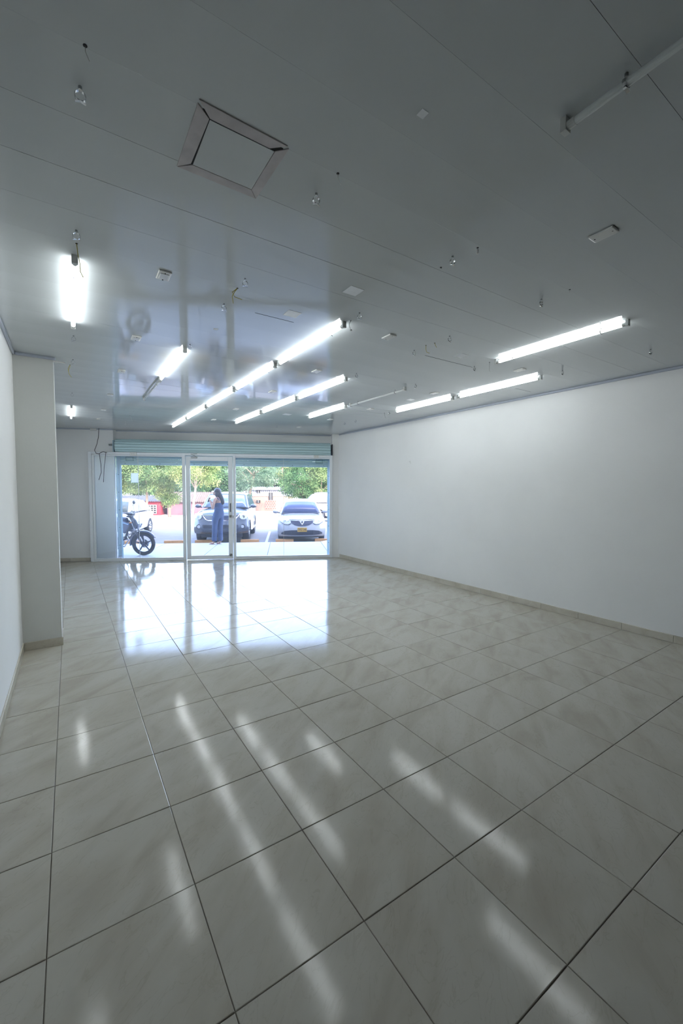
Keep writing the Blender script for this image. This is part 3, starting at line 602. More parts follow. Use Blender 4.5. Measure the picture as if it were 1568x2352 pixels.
def body(parent, W, L, prof, wheels, wr, sill, nose_round, tail_round, paint, edge_drop, flare=0.0):
    """prof: upper outline (y,z) from nose bottom over the hood to tail bottom; lofted across x"""
    ar = wr*1.14; hw = W/2
    xs = [0, 0.25, 0.45, 0.62, 0.75, 0.84, 0.91, 0.96, 0.99, 1.0]
    bot = []
    for wy in (wheels[1], wheels[0]):
        for k in range(9):
            a = math.pi*k/8; bot.append((wy+ar*math.cos(a), wr+ar*math.sin(a)*0.98, True))
        if wy == wheels[1]: bot.append(((wheels[0]+wheels[1])/2, sill, False))
    stations = []
    for t in [-x for x in xs[::-1]]+xs[1:]:
        T = abs(t); ed = T**3; e8 = max(0, (T-0.84)/0.16)
        row = []
        for (y, z) in prof:
            f = max(0.0, 1-y/1.1); bk = max(0.0, (y-(L-0.9))/0.9)
            yy = y + nose_round*(T**2.6)*f - tail_round*(T**2.6)*bk
            zz = z - edge_drop*ed*(1 if z > 0.55 else 0)*(z-0.5)
            row.append((yy, zz))
        arch = T*hw > hw-0.30
        for (y, z, a) in bot:
            row.append((y, (z if arch else sill+0.02) if a else sill))
        bulge = 0
        xx = t*hw
        stations.append((xx, row, e8))
    V = []; n = len(stations[0][1])
    for xx, row, e8 in stations:
        for (y, z) in row:
            # sides lean in towards the belt line and tuck under at the sill
            lean = 0.0
            if z > 0.6: lean = (z-0.6)*0.10
            if z < 0.42: lean = (0.42-z)*0.22
            V.append((xx*(1-lean), y, z))
    F = []
    m = len(stations)
    for i in range(m-1):
        for j in range(n): F.append((i*n+j, (i+1)*n+j, (i+1)*n+(j+1)%n, i*n+(j+1)%n))
    me = bpy.data.meshes.new('body'); bm = bmesh.new(); vs = [bm.verts.new(v) for v in V]
    for f in F:
        try: bm.faces.new([vs[q] for q in f])
        except ValueError: pass
    for base in (0, (m-1)*n):
        try: fc = bm.faces.new([vs[base+j] for j in range(n)])
        except ValueError: continue
        bmesh.ops.triangulate(bm, faces=[fc])
    bmesh.ops.remove_doubles(bm, verts=bm.verts, dist=1e-4)
    bmesh.ops.recalc_face_normals(bm, faces=bm.faces); bm.to_mesh(me); bm.free(); me.materials.append(paint)
    me.polygons.foreach_set('use_smooth', [True]*len(me.polygons))
    o = link('body', me, parent)
    o.modifiers.new('e', 'EDGE_SPLIT').split_angle = math.radians(38)
    return o
def front_y(prof, W, nose_round):
    """surface of the nose: y for given x, z"""
    pts = [(z, y) for y, z in prof if y < 1.0]
    def f(x, z):
        T = min(1, abs(x)/(W/2)); best = None
        for (z0, y0), (z1, y1) in zip(pts[:-1], pts[1:]):
            if min(z0, z1)-1e-6 <= z <= max(z0, z1)+1e-6 and abs(z1-z0) > 1e-6:
                yy = y0+(y1-y0)*(z-z0)/(z1-z0); best = yy if best is None else min(best, yy)
        yy = best if best is not None else 0.0
        return yy + nose_round*(T**2.6)*max(0, 1-yy/1.1)
    return f
def panel(name, m, parent, rows, fy, out=0.012, thick=0.02):
    """conformal slab on the nose; rows = list of (x, zlow, zhigh), fy gives the surface y"""
    V = []; F = []; nz = 3
    for (x, z0, z1) in rows:
        for k in range(nz+1):
            z = z0+(z1-z0)*k/nz; y = fy(x, z); V.append((x, y-out, z))
    n = len(rows); k2 = len(V)
    V += [(x, y+thick, z) for x, y, z in V]
    q = nz+1
    for i in range(n-1):
        for k in range(nz):
            a = i*q+k; b = (i+1)*q+k
            F += [(a, b, b+1, a+1), (k2+a, k2+a+1, k2+b+1, k2+b)]
        F += [(i*q, k2+i*q, k2+(i+1)*q, (i+1)*q), (i*q+nz, (i+1)*q+nz, k2+(i+1)*q+nz, k2+i*q+nz)]
    for i in (0, n-1):
        for k in range(nz): a = i*q+k; F.append((a, a+1, k2+a+1, k2+a))
    return MB().add(V, F).build(name, m, parent, smooth=False)
def quad_slab(name, m, parent, q4, th=0.012, nrm=None, smooth=False, bev=0.0):
    a, b, c, d = [Vector(p) for p in q4]; n = (b-a).cross(d-a).normalized()
    if nrm is not None and n.dot(Vector(nrm)) < 0: n = -n
    V = [p+n*th for p in (a, b, c, d)]+[p-n*0.02 for p in (a, b, c, d)]
    return MB().add(V, [(0,1,2,3), (7,6,5,4), (0,4,5,1), (1,5,6,2), (2,6,7,3), (3,7,4,0)]).build(name, m, parent, bevel=bev)
def greenhouse(parent, wb, wt, y0, y1, y2, y3, z0, z1, z2, paint, glass, sides, crown=0.05):
    """y0 windscreen foot, y1 windscreen head, y2 rear of roof, y3 rear glass foot; z0 belt, z1 roof edge"""
    V = []; F = []
    ys = [(y0, z0, 0), (y1, z1, 1), ((y1+y2)/2, z2, 1), (y2, z1, 1), (y3, z0, 0)]
    cab = MB()
    ring = []
    for (y, z, tp) in ys:
        hw = wt/2 if tp else wb/2
        for t in (-1, -0.8, -0.4, 0, 0.4, 0.8, 1):
            bow = crown*(1-t*t)
            cab.v.append((hw*t, y-(bow*1.3 if y == y0 else (bow*0.7 if y == y1 else 0))+(bow if y == y3 else 0), z+(bow*0.8 if tp else 0)))
    n = 7
    for i in range(4):
        for j in range(6): cab.f.append((i*n+j, i*n+j+1, (i+1)*n+j+1, (i+1)*n+j))
    # side walls
    b0 = len(cab.v)
    for s in (0, 6):
        cab.f.append(tuple(i*n+s for i in range(5)))
    cab.f.append(tuple(range(0, 7))+tuple(4*n+j for j in range(6, -1, -1)))
    c = cab.build('cabin', paint, parent, bevel=0.05, seg=3, smooth=False)
    # windscreen, curved in 6 facets
    for (ya, za, yb, zb, nm) in ((y0, z0, y1, z1, 'windscreen'), (y3, z0, y2, z1, 'rear_window')):
        sgn = -1 if nm == 'windscreen' else 1
        g_ = MB(); cols = 9
        for k in range(cols):
            t = -0.90+1.80*k/(cols-1); bow = crown*(1-t*t)
            for v in (0.05, 0.90):
                hw = (wb/2)*(1-v)+(wt/2)*v; y = ya*(1-v)+yb*v; z = za*(1-v)+zb*v
                y += (-(1.3*(1-v)+0.7*v)*bow if sgn < 0 else bow*(1-v)); z += 0.8*bow*v
                g_.v.append((hw*t, y+sgn*0.014, z+0.012)); g_.v.append((hw*t, y-sgn*0.03, z-0.02))
        for k in range(cols-1):
            a = 4*k; b = 4*(k+1); g_.f += [(a, b, b+2, a+2), (a+1, a+3, b+3, b+1), (a, a+1, b+1, b), (a+2, b+2, b+3, a+3)]
        g_.f += [(0, 2, 3, 1), (4*(cols-1), 4*(cols-1)+1, 4*(cols-1)+3, 4*(cols-1)+2)]
        g_.build(nm, glass, parent, smooth=True)
    # side windows
    def sidep(y, v):   # v 0..1 from belt to roof edge
        return lambda s: Vector((s*((wb/2)*(1-v)+(wt/2)*v), y, z0*(1-v)+z1*v))
    for s in (-1, 1):
        for (a, b, a2, b2) in sides:      # bottom from a to b, top from a2 to b2
            q4 = [sidep(a, 0.08)(s), sidep(b, 0.08)(s), sidep(b2, 0.86)(s), sidep(a2, 0.86)(s)]
            quad_slab('side_window', glass, parent, q4, 0.010, (s, 0, 0))
    return c
def mirrors(parent, x, y, z, paint):
    for s in (-1, 1):
        mb = MB().ball((s*(x+0.10), y, z), 0.115, 0.07, 0.075, 12, 8)
        o = mb.build('wing_mirror', paint, parent, smooth=True)
        MB().tube([(s*(x-0.06), y+0.03, z-0.05), (s*(x+0.05), y, z-0.04)], 0.02, 6).build('mirror_stalk', M_BLACKP, o)

def make_suv(loc, rotz, paint, glass, label, chrome=True, spoil=False):
    c = thing('suv', label, 'car', loc, rotz)
    W, L = 1.86, 4.70
    prof = [(0.16, 0.36), (0.05, 0.44), (0.0, 0.52), (0.0, 0.68), (0.05, 0.76), (0.06, 0.90), (0.10, 1.02), (0.22, 1.10), (0.6, 1.17), (1.15, 1.24), (1.35, 1.26), (2.6, 1.25), (4.2, 1.26), (4.62, 1.22), (4.70, 0.9), (4.70, 0.55), (4.6, 0.40)]
    body(c, W, L, prof, (0.95, 3.72), 0.385, 0.36, 0.30, 0.12, paint, 0.16)
    greenhouse(c, W*0.93, W*0.76, 1.22, 1.95, 4.10, 4.55, 1.22, 1.71, 1.77, paint, glass, [(1.62, 2.35, 2.08, 2.42), (2.42, 3.30, 2.49, 3.28), (3.37, 4.18, 3.35, 3.98)])
    fy = front_y(prof, W, 0.30)
    for x in (-0.76, 0.76):
        for y in (0.95, 3.72): wheel(c, x*1.04, y, 0.385, 0.26)
    g1 = panel('grille', M_GRILL, c, [(-0.62, 1.02, 1.05), (-0.52, 0.90, 1.05), (-0.42, 0.85, 1.045), (0, 0.845, 1.04), (0.42, 0.85, 1.045), (0.52, 0.90, 1.05), (0.62, 1.02, 1.05)], fy, 0.012)
    for k, z in enumerate((0.865, 0.915, 0.965, 1.015)):
        wdt = 0.44+0.045*k; pts = [(wdt*t, fy(wdt*t, z)-0.028, z) for t in (-1, -0.6, -0.2, 0.2, 0.6, 1)]
        MB().tube(pts, 0.013, 6).build('chrome_bar', M_CHR, g1)
    for s in (-1, 1):
        MB().tube([(s*0.645, fy(0.645, 1.05)-0.018, 1.055), (s*0.50, fy(0.5, 0.87)-0.018, 0.87), (s*0.40, fy(0.4, 0.83)-0.018, 0.83), (0, fy(0, 0.83)-0.018, 0.825)], 0.016, 6).build('grille_surround', M_CHR, g1)
        hl = panel('headlight', M_LAMP, c, sorted([(s*0.64, 0.93, 1.06), (s*0.70, 0.87, 1.07), (s*0.80, 0.86, 1.075), (s*0.87, 0.90, 1.07), (s*0.91, 0.97, 1.06)]), fy, 0.014)
        hl2 = MB().tube([(s*0.76, fy(0.76, 0.95)-0.012, 0.955), (s*0.76, fy(0.76, 0.95)-0.022, 0.955)], 0.055, 14).build('lamp_lens', M_CHR, hl)
        fg = MB().tube([(s*0.74, fy(0.74, 0.6)-0.004, 0.615), (s*0.74, fy(0.74, 0.6)+0.03-0.04, 0.615)], 0.085, 18).build('fog_lamp_well', M_BLACKP, c)
        MB().tube([(s*0.74, fy(0.74, 0.6)-0.012, 0.615), (s*0.74, fy(0.74, 0.6)-0.022, 0.615)], 0.055, 16).build('fog_lamp', M_LAMP, fg)
        MB().box(min(s*0.86, s*0.97), max(s*0.86, s*0.97), 1.45, 3.25, 0.36, 0.40).build('side_step', M_STEEL, c, bevel=0.01)
        MB().tube([(s*0.62, 2.1, 1.79), (s*0.62, 2.3, 1.83), (s*0.62, 3.7, 1.83), (s*0.62, 3.95, 1.79)], 0.018, 6).build('roof_rail', M_STEEL, c)
        # flared arch lip
        for wy in (0.95, 3.72):
            MB().torus((s*0.915, wy, 0.385), 0.45, 0.022, 'x', 16, 6, a0=0, a1=math.pi).build('arch_lip', paint, c, smooth=True)
        for y in (2.30, 3.22): MB().box(min(s*0.905, s*0.925), max(s*0.905, s*0.925), y-0.10, y+0.10, 1.06, 1.09).build('door_handle', M_CHR, c, bevel=0.008)
    panel('lower_intake', M_BLACKP, c, [(-0.60, 0.60, 0.68), (-0.56, 0.57, 0.69), (0, 0.565, 0.69), (0.56, 0.57, 0.69), (0.60, 0.60, 0.68)], fy, 0.03)
    panel('bumper_lip', paint, c, [(-0.86, 0.44, 0.53), (-0.6, 0.42, 0.52), (0, 0.42, 0.51), (0.6, 0.42, 0.52), (0.86, 0.44, 0.53)], fy, 0.035)
    MB().box(-0.7, 0.7, 0.35, 4.2, 0.22, 0.38).build('underbody', M_BLACKP, c)
    mirrors(c, 0.92, 1.50, 1.28, paint)
    MB().torus((0.38, 1.92, 1.22), 0.17, 0.014, 'y', 20, 6).build('steering_wheel', M_BLACKP, c)
    return c
def make_sedan(loc, rotz, paint, label):
    c = thing('sedan', label, 'car', loc, rotz)
    W, L = 1.74, 4.35
    prof = [(0.20, 0.20), (0.06, 0.24), (0.01, 0.30), (0.0, 0.44), (0.02, 0.58), (0.05, 0.70), (0.10, 0.80), (0.24, 0.87), (0.6, 0.94), (1.05, 1.01), (1.3, 1.03), (2.4, 1.02), (3.4, 1.04), (4.20, 1.02), (4.35, 0.8), (4.35, 0.5), (4.25, 0.30)]
    body(c, W, L, prof, (0.84, 3.47), 0.30, 0.24, 0.34, 0.14, paint, 0.14)
    greenhouse(c, W*0.93, W*0.70, 1.08, 1.78, 2.95, 3.75, 1.00, 1.44, 1.50, paint, M_CARGL, [(1.50, 2.22, 1.88, 2.28), (2.30, 3.20, 2.36, 2.95)])
    fy = front_y(prof, W, 0.34)
    for x in (-0.74, 0.74):
        for y in (0.84, 3.47): wheel(c, x*1.03, y, 0.30, 0.19)
    g1 = panel('grille', M_GRILL, c, [(-0.44, 0.78, 0.84), (-0.36, 0.70, 0.84), (-0.26, 0.64, 0.835), (-0.12, 0.61, 0.83), (0, 0.605, 0.83), (0.12, 0.61, 0.83), (0.26, 0.64, 0.835), (0.36, 0.70, 0.84), (0.44, 0.78, 0.84)], fy, 0.012)
    for s in (-1, 1):
        MB().tube([(s*0.10, fy(0.1, 0.79)-0.022, 0.795), (s*0.26, fy(0.26, 0.8)-0.022, 0.80), (s*0.42, fy(0.42, 0.81)-0.022, 0.815)], 0.014, 6).build('chrome_bar', M_CHR, g1)
        hl = panel('headlight', M_LAMP, c, sorted([(s*0.40, 0.71, 0.80), (s*0.50, 0.66, 0.835), (s*0.62, 0.675, 0.865), (s*0.72, 0.72, 0.88), (s*0.80, 0.80, 0.885)]), fy, 0.014)
        MB().tube([(s*0.40, fy(0.4, 0.70)-0.016, 0.705), (s*0.50, fy(0.5, 0.65)-0.016, 0.655), (s*0.64, fy(0.64, 0.67)-0.016, 0.672), (s*0.76, fy(0.76, 0.74)-0.016, 0.74)], 0.010, 6).build('lamp_edge', M_GRILL, hl)
        for xx, rr in ((0.60, 0.045), (0.49, 0.035)): MB().tube([(s*xx, fy(xx, 0.76)-0.012, 0.765), (s*xx, fy(xx, 0.76)-0.021, 0.765)], rr, 14).build('lamp_lens', M_CHR, hl)
        for y in (2.14, 3.02): MB().box(min(s*0.835, s*0.86), max(s*0.835, s*0.86), y-0.09, y+0.09, 0.86, 0.885).build('door_handle', paint, c, bevel=0.008)
        for wy in (0.84, 3.47): MB().torus((s*0.858, wy, 0.30), 0.355, 0.016, 'x', 16, 6, a0=0, a1=math.pi).build('arch_lip', paint, c, smooth=True)
    # diamond emblem
    dm = MB(); out = [(0, 0.115), (0.075, 0), (0, -0.115), (-0.075, 0)]; inn = [(0, 0.058), (0.030, 0), (0, -0.058), (-0.030, 0)]
    y = fy(0, 0.74)-0.04
    V = [(a, y, 0.745+b) for a, b in out]+[(a, y-0.012, 0.745+b) for a, b in [(p[0]*0.72, p[1]*0.72) for p in out]]+[(a, y, 0.745+b) for a, b in inn]+[(a, y+0.03, 0.745+b) for a, b in out]
    F = []
    for i in range(4):
        j = (i+1) % 4; F += [(i, j, 4+j, 4+i), (4+i, 4+j, 8+j, 8+i), (i, 12+i, 12+j, j)]
    dm.add(V, F); dm.build('diamond_emblem', M_CHR, c)
    panel('lower_intake', M_BLACKP, c, [(-0.74, 0.31, 0.36), (-0.62, 0.295, 0.43), (-0.4, 0.29, 0.46), (0, 0.285, 0.465), (0.4, 0.29, 0.46), (0.62, 0.295, 0.43), (0.74, 0.31, 0.36)], fy, 0.03)
    panel('bumper_lip', paint, c, [(-0.76, 0.255, 0.30), (-0.5, 0.235, 0.285), (0, 0.23, 0.28), (0.5, 0.235, 0.285), (0.76, 0.255, 0.30)], fy, 0.03)
    pl = MB().box(-0.168, 0.168, fy(0, 0.47)-0.034, fy(0, 0.47)-0.014, 0.405, 0.560).build('licence_plate', M_PLATE, c, bevel=0.006)
    cu = bpy.data.curves.new('plate_text', 'FONT'); cu.body = 'DRZ·240'; cu.size = 0.112; cu.align_x = 'CENTER'; cu.align_y = 'CENTER'; cu.extrude = 0.002
    tmp = bpy.data.objects.new('tmp', cu); COL.objects.link(tmp); bpy.context.view_layer.update()
    me = bpy.data.meshes.new_from_object(tmp.evaluated_get(bpy.context.evaluated_depsgraph_get())); bpy.data.objects.remove(tmp)
    me.materials.clear(); me.materials.append(M_INK)
    xs_ = [v.co.x for v in me.vertices]; kx = 0.30/(max(xs_)-min(xs_))
    for v in me.vertices: v.co.x *= kx; v.co.y *= 1.1
    to = bpy.data.objects.new('plate_lettering', me); COL.objects.link(to); to.parent = pl; to.rotation_euler = (math.pi/2, 0, 0); to.location = (0, fy(0, 0.47)-0.0355, 0.482)
    MB().box(-0.65, 0.65, 0.35, 4.0, 0.17, 0.26).build('underbody', M_BLACKP, c)
    mirrors(c, 0.86, 1.32, 1.07, paint)
    return c
def make_hatch(loc, rotz, paint, label):
    c = thing('hatchback', label, 'car', loc, rotz)
    W, L = 1.68, 3.85
    prof = [(0.20, 0.22), (0.05, 0.28), (0.0, 0.42), (0.03, 0.66), (0.12, 0.80), (0.3, 0.89), (0.9, 1.0), (1.2, 1.02), (3.2, 1.02), (3.75, 1.0), (3.85, 0.75), (3.85, 0.45), (3.75, 0.30)]
    body(c, W, L, prof, (0.75, 3.22), 0.30, 0.24, 0.34, 0.14, paint, 0.14)
    greenhouse(c, W*0.93, W*0.72, 0.98, 1.60, 3.15, 3.72, 1.0, 1.42, 1.48, paint, mat('pale_car_glass', (0.10, 0.12, 0.11), 0.25, spec=0.25), [(1.42, 2.2, 1.78, 2.28), (2.30, 3.25, 2.37, 3.05)])
    fy = front_y(prof, W, 0.34)
    for x in (-0.72, 0.72):
        for y in (0.75, 3.22): wheel(c, x*1.04, y, 0.30, 0.19)
    panel('grille', M_GRILL, c, [(-0.4, 0.66, 0.74), (0, 0.64, 0.75), (0.4, 0.66, 0.74)], fy, 0.012)
    for s in (-1, 1): panel('headlight', M_LAMP, c, sorted([(s*0.45, 0.68, 0.80), (s*0.6, 0.66, 0.85), (s*0.74, 0.72, 0.87)]), fy, 0.014)
    MB().box(-0.65, 0.65, 0.35, 3.5, 0.17, 0.26).build('underbody', M_BLACKP, c)
    mirrors(c, 0.83, 1.25, 1.05, paint)
    return c
make_suv(FW(-3.32, 4.80, GZ), FA, M_SUV, M_SUVGL, 'dark slate blue SUV parked nose in behind the woman at the shop door')
make_sedan(FW(-0.50, 4.95, GZ), FA, M_SILV, 'silver white sedan with yellow licence plate parked right of the dark SUV')
make_hatch(FW(-7.80, 6.05, GZ), FA, M_WHITEC, 'white small car parked behind the motorcycle at the left')
make_suv(FW(4.75, 16.6, gz(16.6)), FA+math.pi/2-0.05, M_WHITEC, M_CARGL, 'white SUV standing side on behind the silver sedan')

# ------------------------------------------------------------------ motorcycle (x forward)
HX = math.radians(-33.3)
hd_ = Vector((math.cos(HX), math.sin(HX), 0))
mo = thing('motorcycle', 'dark blue and black motorcycle parked outside the left window, front wheel to the right', 'motorcycle', FW(-4.57, 0.88, -0.012)-hd_*0.65, HX)
R1 = 0.288
def moto_wheel(x, rr, tw):
    ty = MB().torus((x, 0, rr), rr-tw/2, tw/2, 'y', 40, 10, 0.9).build('tyre', M_TYRE, mo, smooth=True)
    r = MB().torus((x, 0, rr), rr-tw-0.004, 0.013, 'y', 32, 6, 1.8)
    r.tube([(x, -0.045, rr), (x, 0.045, rr)], 0.035, 14)
    for k in range(5):
        a = 2*math.pi*k/5+0.4
        for da in (-0.14, 0.14):
            r.tube([(x+0.03*math.cos(a+da*2), 0, rr+0.03*math.sin(a+da*2)), (x+(rr-tw)*math.cos(a+da*0.3), 0, rr+(rr-tw)*math.sin(a+da*0.3))], [0.012, 0.008], 6)
    r.build('wheel_rim', M_MOTO, ty, smooth=True)
    MB().tube([(x, 0.055, rr), (x, 0.060, rr)], 0.105, 24).build('brake_disc', M_STEEL, ty)
moto_wheel(0.65, R1, 0.078); moto_wheel(-0.65, R1, 0.10)
for s in (-1, 1):
    fk = MB().tube([(0.65, s*0.085, R1), (0.50, s*0.085, 0.60)], 0.026, 10).build('fork_leg', M_BLACKP, mo, smooth=True)
    MB().tube([(0.50, s*0.085, 0.60), (0.34, s*0.085, 0.98)], 0.019, 10).build('fork_tube', M_STEEL, fk, smooth=True)
    hb = MB().tube([(0.32, s*0.06, 1.00), (0.30, s*0.16, 1.05), (0.20, s*0.34, 1.07)], 0.012, 8).build('handlebar', M_BLACKP, mo, smooth=True)
    MB().tube([(0.22, s*0.30, 1.067), (0.17, s*0.40, 1.07)], 0.019, 10).build('grip', M_TYRE, hb)
    MB().tube([(0.26, s*0.36, 1.09), (0.33, s*0.30, 1.05)], 0.007, 6).build('brake_lever', M_STEEL, hb)
    mr = MB().tube([(0.27, s*0.24, 1.06), (0.24, s*0.30, 1.18), (0.25, s*0.34, 1.27)], 0.006, 6).build('mirror_stem', M_BLACKP, mo, smooth=True)
    MB().ball((0.25, s*0.36, 1.30), 0.022, 0.065, 0.05).build('mirror', M_BLACKP, mr, smooth=True)
    MB().ball((0.42, s*0.16, 0.82), 0.035, 0.02, 0.02).build('indicator', mat('amber_lens', (0.432, 0.162, 0.027), 0.2), mo, smooth=True)
# yoke, headlamp cowl, fender
MB().box(0.29, 0.40, -0.11, 0.11, 0.95, 0.985).build('yoke', M_BLACKP, mo, bevel=0.01)
MB().box(0.40, 0.50, -0.10, 0.10, 0.70, 0.735).build('lower_yoke', M_BLACKP, mo, bevel=0.01)
cw = MB(); cs = [(0.36, 0.98, 0.05), (0.44, 0.96, 0.09), (0.53, 0.88, 0.12), (0.58, 0.78, 0.12), (0.55, 0.68, 0.09), (0.46, 0.64, 0.05)]
for x, z, hw in cs: cw.v += [(x, -hw, z), (x, hw, z), (x-0.11, hw, z-0.02), (x-0.11, -hw, z-0.02)]
for i in range(5):
    for j in range(4): cw.f.append((4*i+j, 4*i+(j+1)%4, 4*i+4+(j+1)%4, 4*i+4+j))
cw.f += [(0,1,2,3), (23,22,21,20)]
hc = cw.build('headlight_cowl', M_MOTO, mo, bevel=0.012)
MB().ball((0.560, 0, 0.79), 0.030, 0.065, 0.055).build('headlight', M_LAMP, hc, smooth=True)
MB().box(0.30, 0.42, -0.09, 0.09, 0.99, 1.05).build('instrument_pod', M_BLACKP, mo, bevel=0.02)
fd = MB(); rr = R1+0.035; n = 18
for i in range(n+1):
    a = math.radians(28+i*(158-28+30)/n)
    for s, dr in ((-0.058, -0.03), (-0.045, 0.004), (0, 0.014), (0.045, 0.004), (0.058, -0.03)): fd.v.append((0.65+(rr+dr)*math.cos(a), s, R1+(rr+dr)*math.sin(a)))
for i in range(n):
    for j in range(4): fd.f.append((5*i+j, 5*i+j+1, 5*i+6+j, 5*i+5+j))
f_ = fd.build('front_fender', M_MOTO, mo, smooth=True); so_ = f_.modifiers.new('s', 'SOLIDIFY'); so_.thickness = 0.006
# tank, frame, engine, seat, tail, exhaust
def hull(name, m, secs, bev=0.0, sub=2):
    b = MB()
    for x, zc, hw, hh in secs: b.v += [(x, -hw, zc-hh), (x, hw, zc-hh), (x, hw*0.82, zc+hh), (x, -hw*0.82, zc+hh)]
    for i in range(len(secs)-1):
        for j in range(4): b.f.append((4*i+j, 4*i+(j+1)%4, 4*i+4+(j+1)%4, 4*i+4+j))
    b.f += [(0,1,2,3), tuple(4*(len(secs)-1)+k for k in (3,2,1,0))]
    return b.build(name, m, mo, smooth=True, subsurf=sub)
hull('fuel_tank', M_MOTO, [(0.30, 0.86, 0.06, 0.05), (0.24, 0.86, 0.13, 0.10), (0.05, 0.87, 0.16, 0.12), (-0.12, 0.82, 0.12, 0.10), (-0.20, 0.79, 0.06, 0.05)])
for s in (-1, 1):
    b = MB().prism_y([(0.42, 0.80), (0.30, 0.56), (0.06, 0.60), (-0.02, 0.74), (0.10, 0.90)], min(s*0.15, s*0.19), max(s*0.15, s*0.19)).build('tank_shroud', M_MOTO, mo, bevel=0.015)
    MB().tube([(0.38, s*0.197, 0.78), (0.06, s*0.197, 0.88)], 0.008, 6).build('shroud_stripe', mat('stripe_blue', (0.25, 0.40, 0.75), 0.3), b)
hull('seat', M_BLACKP, [(-0.16, 0.80, 0.08, 0.03), (-0.30, 0.78, 0.13, 0.04), (-0.60, 0.82, 0.13, 0.045), (-0.86, 0.87, 0.08, 0.04)])
hull('tail_cowl', M_MOTO, [(-0.25, 0.70, 0.10, 0.05), (-0.60, 0.75, 0.11, 0.05), (-0.95, 0.84, 0.05, 0.03)])
MB().tube([(0.36, 0, 0.95), (0.30, 0, 0.72), (0.20, 0, 0.40), (-0.10, 0, 0.28), (-0.35, 0, 0.32), (-0.30, 0, 0.66), (0.30, 0, 0.78)], 0.022, 8).build('frame_tube', M_BLACKP, mo, smooth=True)
en = MB(); en.box(-0.28, 0.12, -0.12, 0.12, 0.24, 0.46); en.tube([(-0.02, -0.16, 0.36), (-0.02, 0.16, 0.36)], 0.10, 18); en.tube([(-0.2, -0.14, 0.34), (-0.2, 0.14, 0.34)], 0.08, 18)
eo = en.build('engine_block', mat('engine_grey', (0.12, 0.12, 0.13), 0.4, metal=0.5), mo, bevel=0.01)
for k in range(7): MB().box(-0.02+k*0.006, 0.16+k*0.006, -0.085, 0.085, 0.46+k*0.024, 0.472+k*0.024).build('cooling_fin', M_STEEL, eo)
MB().tube([(0.18, 0.06, 0.50), (0.24, 0.08, 0.36), (0.12, 0.11, 0.20), (-0.30, 0.14, 0.22), (-0.45, 0.16, 0.30), (-0.92, 0.18, 0.42)], [0.018, 0.018, 0.02, 0.022, 0.045, 0.05], 10).build('exhaust', M_STEEL, mo, smooth=True)
for s in (-1, 1):
    MB().tube([(-0.25, s*0.11, 0.34), (-0.65, s*0.10, R1)], 0.020, 8).build('swingarm', M_BLACKP, mo)
    MB().tube([(-0.42, s*0.12, 0.70), (-0.58, s*0.11, 0.34)], 0.026, 10).build('shock_absorber', M_STEEL, mo)
MB().tube([(-0.1, 0.10, 0.24), (-0.02, 0.24, 0.0)], 0.011, 6).build('side_stand', M_BLACKP, mo)
MB().tube([(0.32, -0.1, 1.0), (0.50, -0.13, 0.86), (0.52, -0.12, 0.6), (0.62, -0.10, 0.33)], 0.005, 5).build('brake_hose', M_BLACKP, mo, smooth=True)

# ------------------------------------------------------------------ the woman (local x = picture left, y = towards the shop)
def skin(name, pts, edges, m, parent, sub=2, root=0):
    me = bpy.data.meshes.new(name); me.from_pydata([p[:3] for p in pts], edges, []); me.materials.append(m)
    o = bpy.data.objects.new(name, me); COL.objects.link(o); o.parent = parent
    o.modifiers.new('skin', 'SKIN').use_smooth_shade = True
    sv = me.skin_vertices[0].data
    for i, p in enumerate(pts):
        sv[i].radius = (p[3], p[4] if len(p) > 4 else p[3]); sv[i].use_root = (i == root)
    s = o.modifiers.new('sub', 'SUBSURF'); s.levels = sub; s.render_levels = sub
    return o
wm = thing('person', 'woman with long black hair in blue denim jumpsuit looking at her phone outside the door', 'person', FW(-3.08, 2.82, -0.012), math.radians(146.7))
P = [(-0.01, 0, 0.92, 0.135, 0.15), (-0.03, 0, 1.08, 0.10, 0.115), (-0.02, 0, 1.22, 0.105, 0.13), (0.0, 0, 1.345, 0.075, 0.10), (0.012, 0, 1.405, 0.046), (0.03, 0, 1.45, 0.046), (0.045, 0, 1.505, 0.078, 0.085), (0.04, 0, 1.575, 0.080, 0.088),
     (0.045, 0.145, 1.35, 0.046), (0.075, 0.185, 1.20, 0.041), (0.105, 0.175, 1.05, 0.034), (0.155, 0.12, 1.17, 0.029), (0.195, 0.075, 1.265, 0.020, 0.026), (0.215, 0.055, 1.305, 0.017, 0.034),
     (-0.055, -0.14, 1.35, 0.046), (-0.01, -0.20, 1.20, 0.040), (0.06, -0.20, 1.08, 0.033), (0.13, -0.12, 1.17, 0.028), (0.185, -0.05, 1.235, 0.020, 0.025), (0.21, -0.02, 1.265, 0.017, 0.032),
     (0.045, 0.075, 0.85, 0.095), (0.085, 0.07, 0.50, 0.062), (0.105, 0.055, 0.28, 0.055), (0.112, 0.045, 0.07, 0.035), (0.15, 0.04, 0.035, 0.032, 0.026), (0.235, 0.015, 0.024, 0.034, 0.016),
     (-0.045, -0.075, 0.85, 0.095), (-0.03, -0.06, 0.50, 0.062), (-0.038, -0.055, 0.28, 0.055), (-0.045, -0.05, 0.07, 0.035), (-0.01, -0.065, 0.035, 0.032, 0.026), (0.07, -0.105, 0.024, 0.034, 0.016),
     (0.13, -0.01, 1.52, 0.010), (0.118, -0.01, 1.475, 0.022), (0.105, -0.005, 1.455, 0.022)]
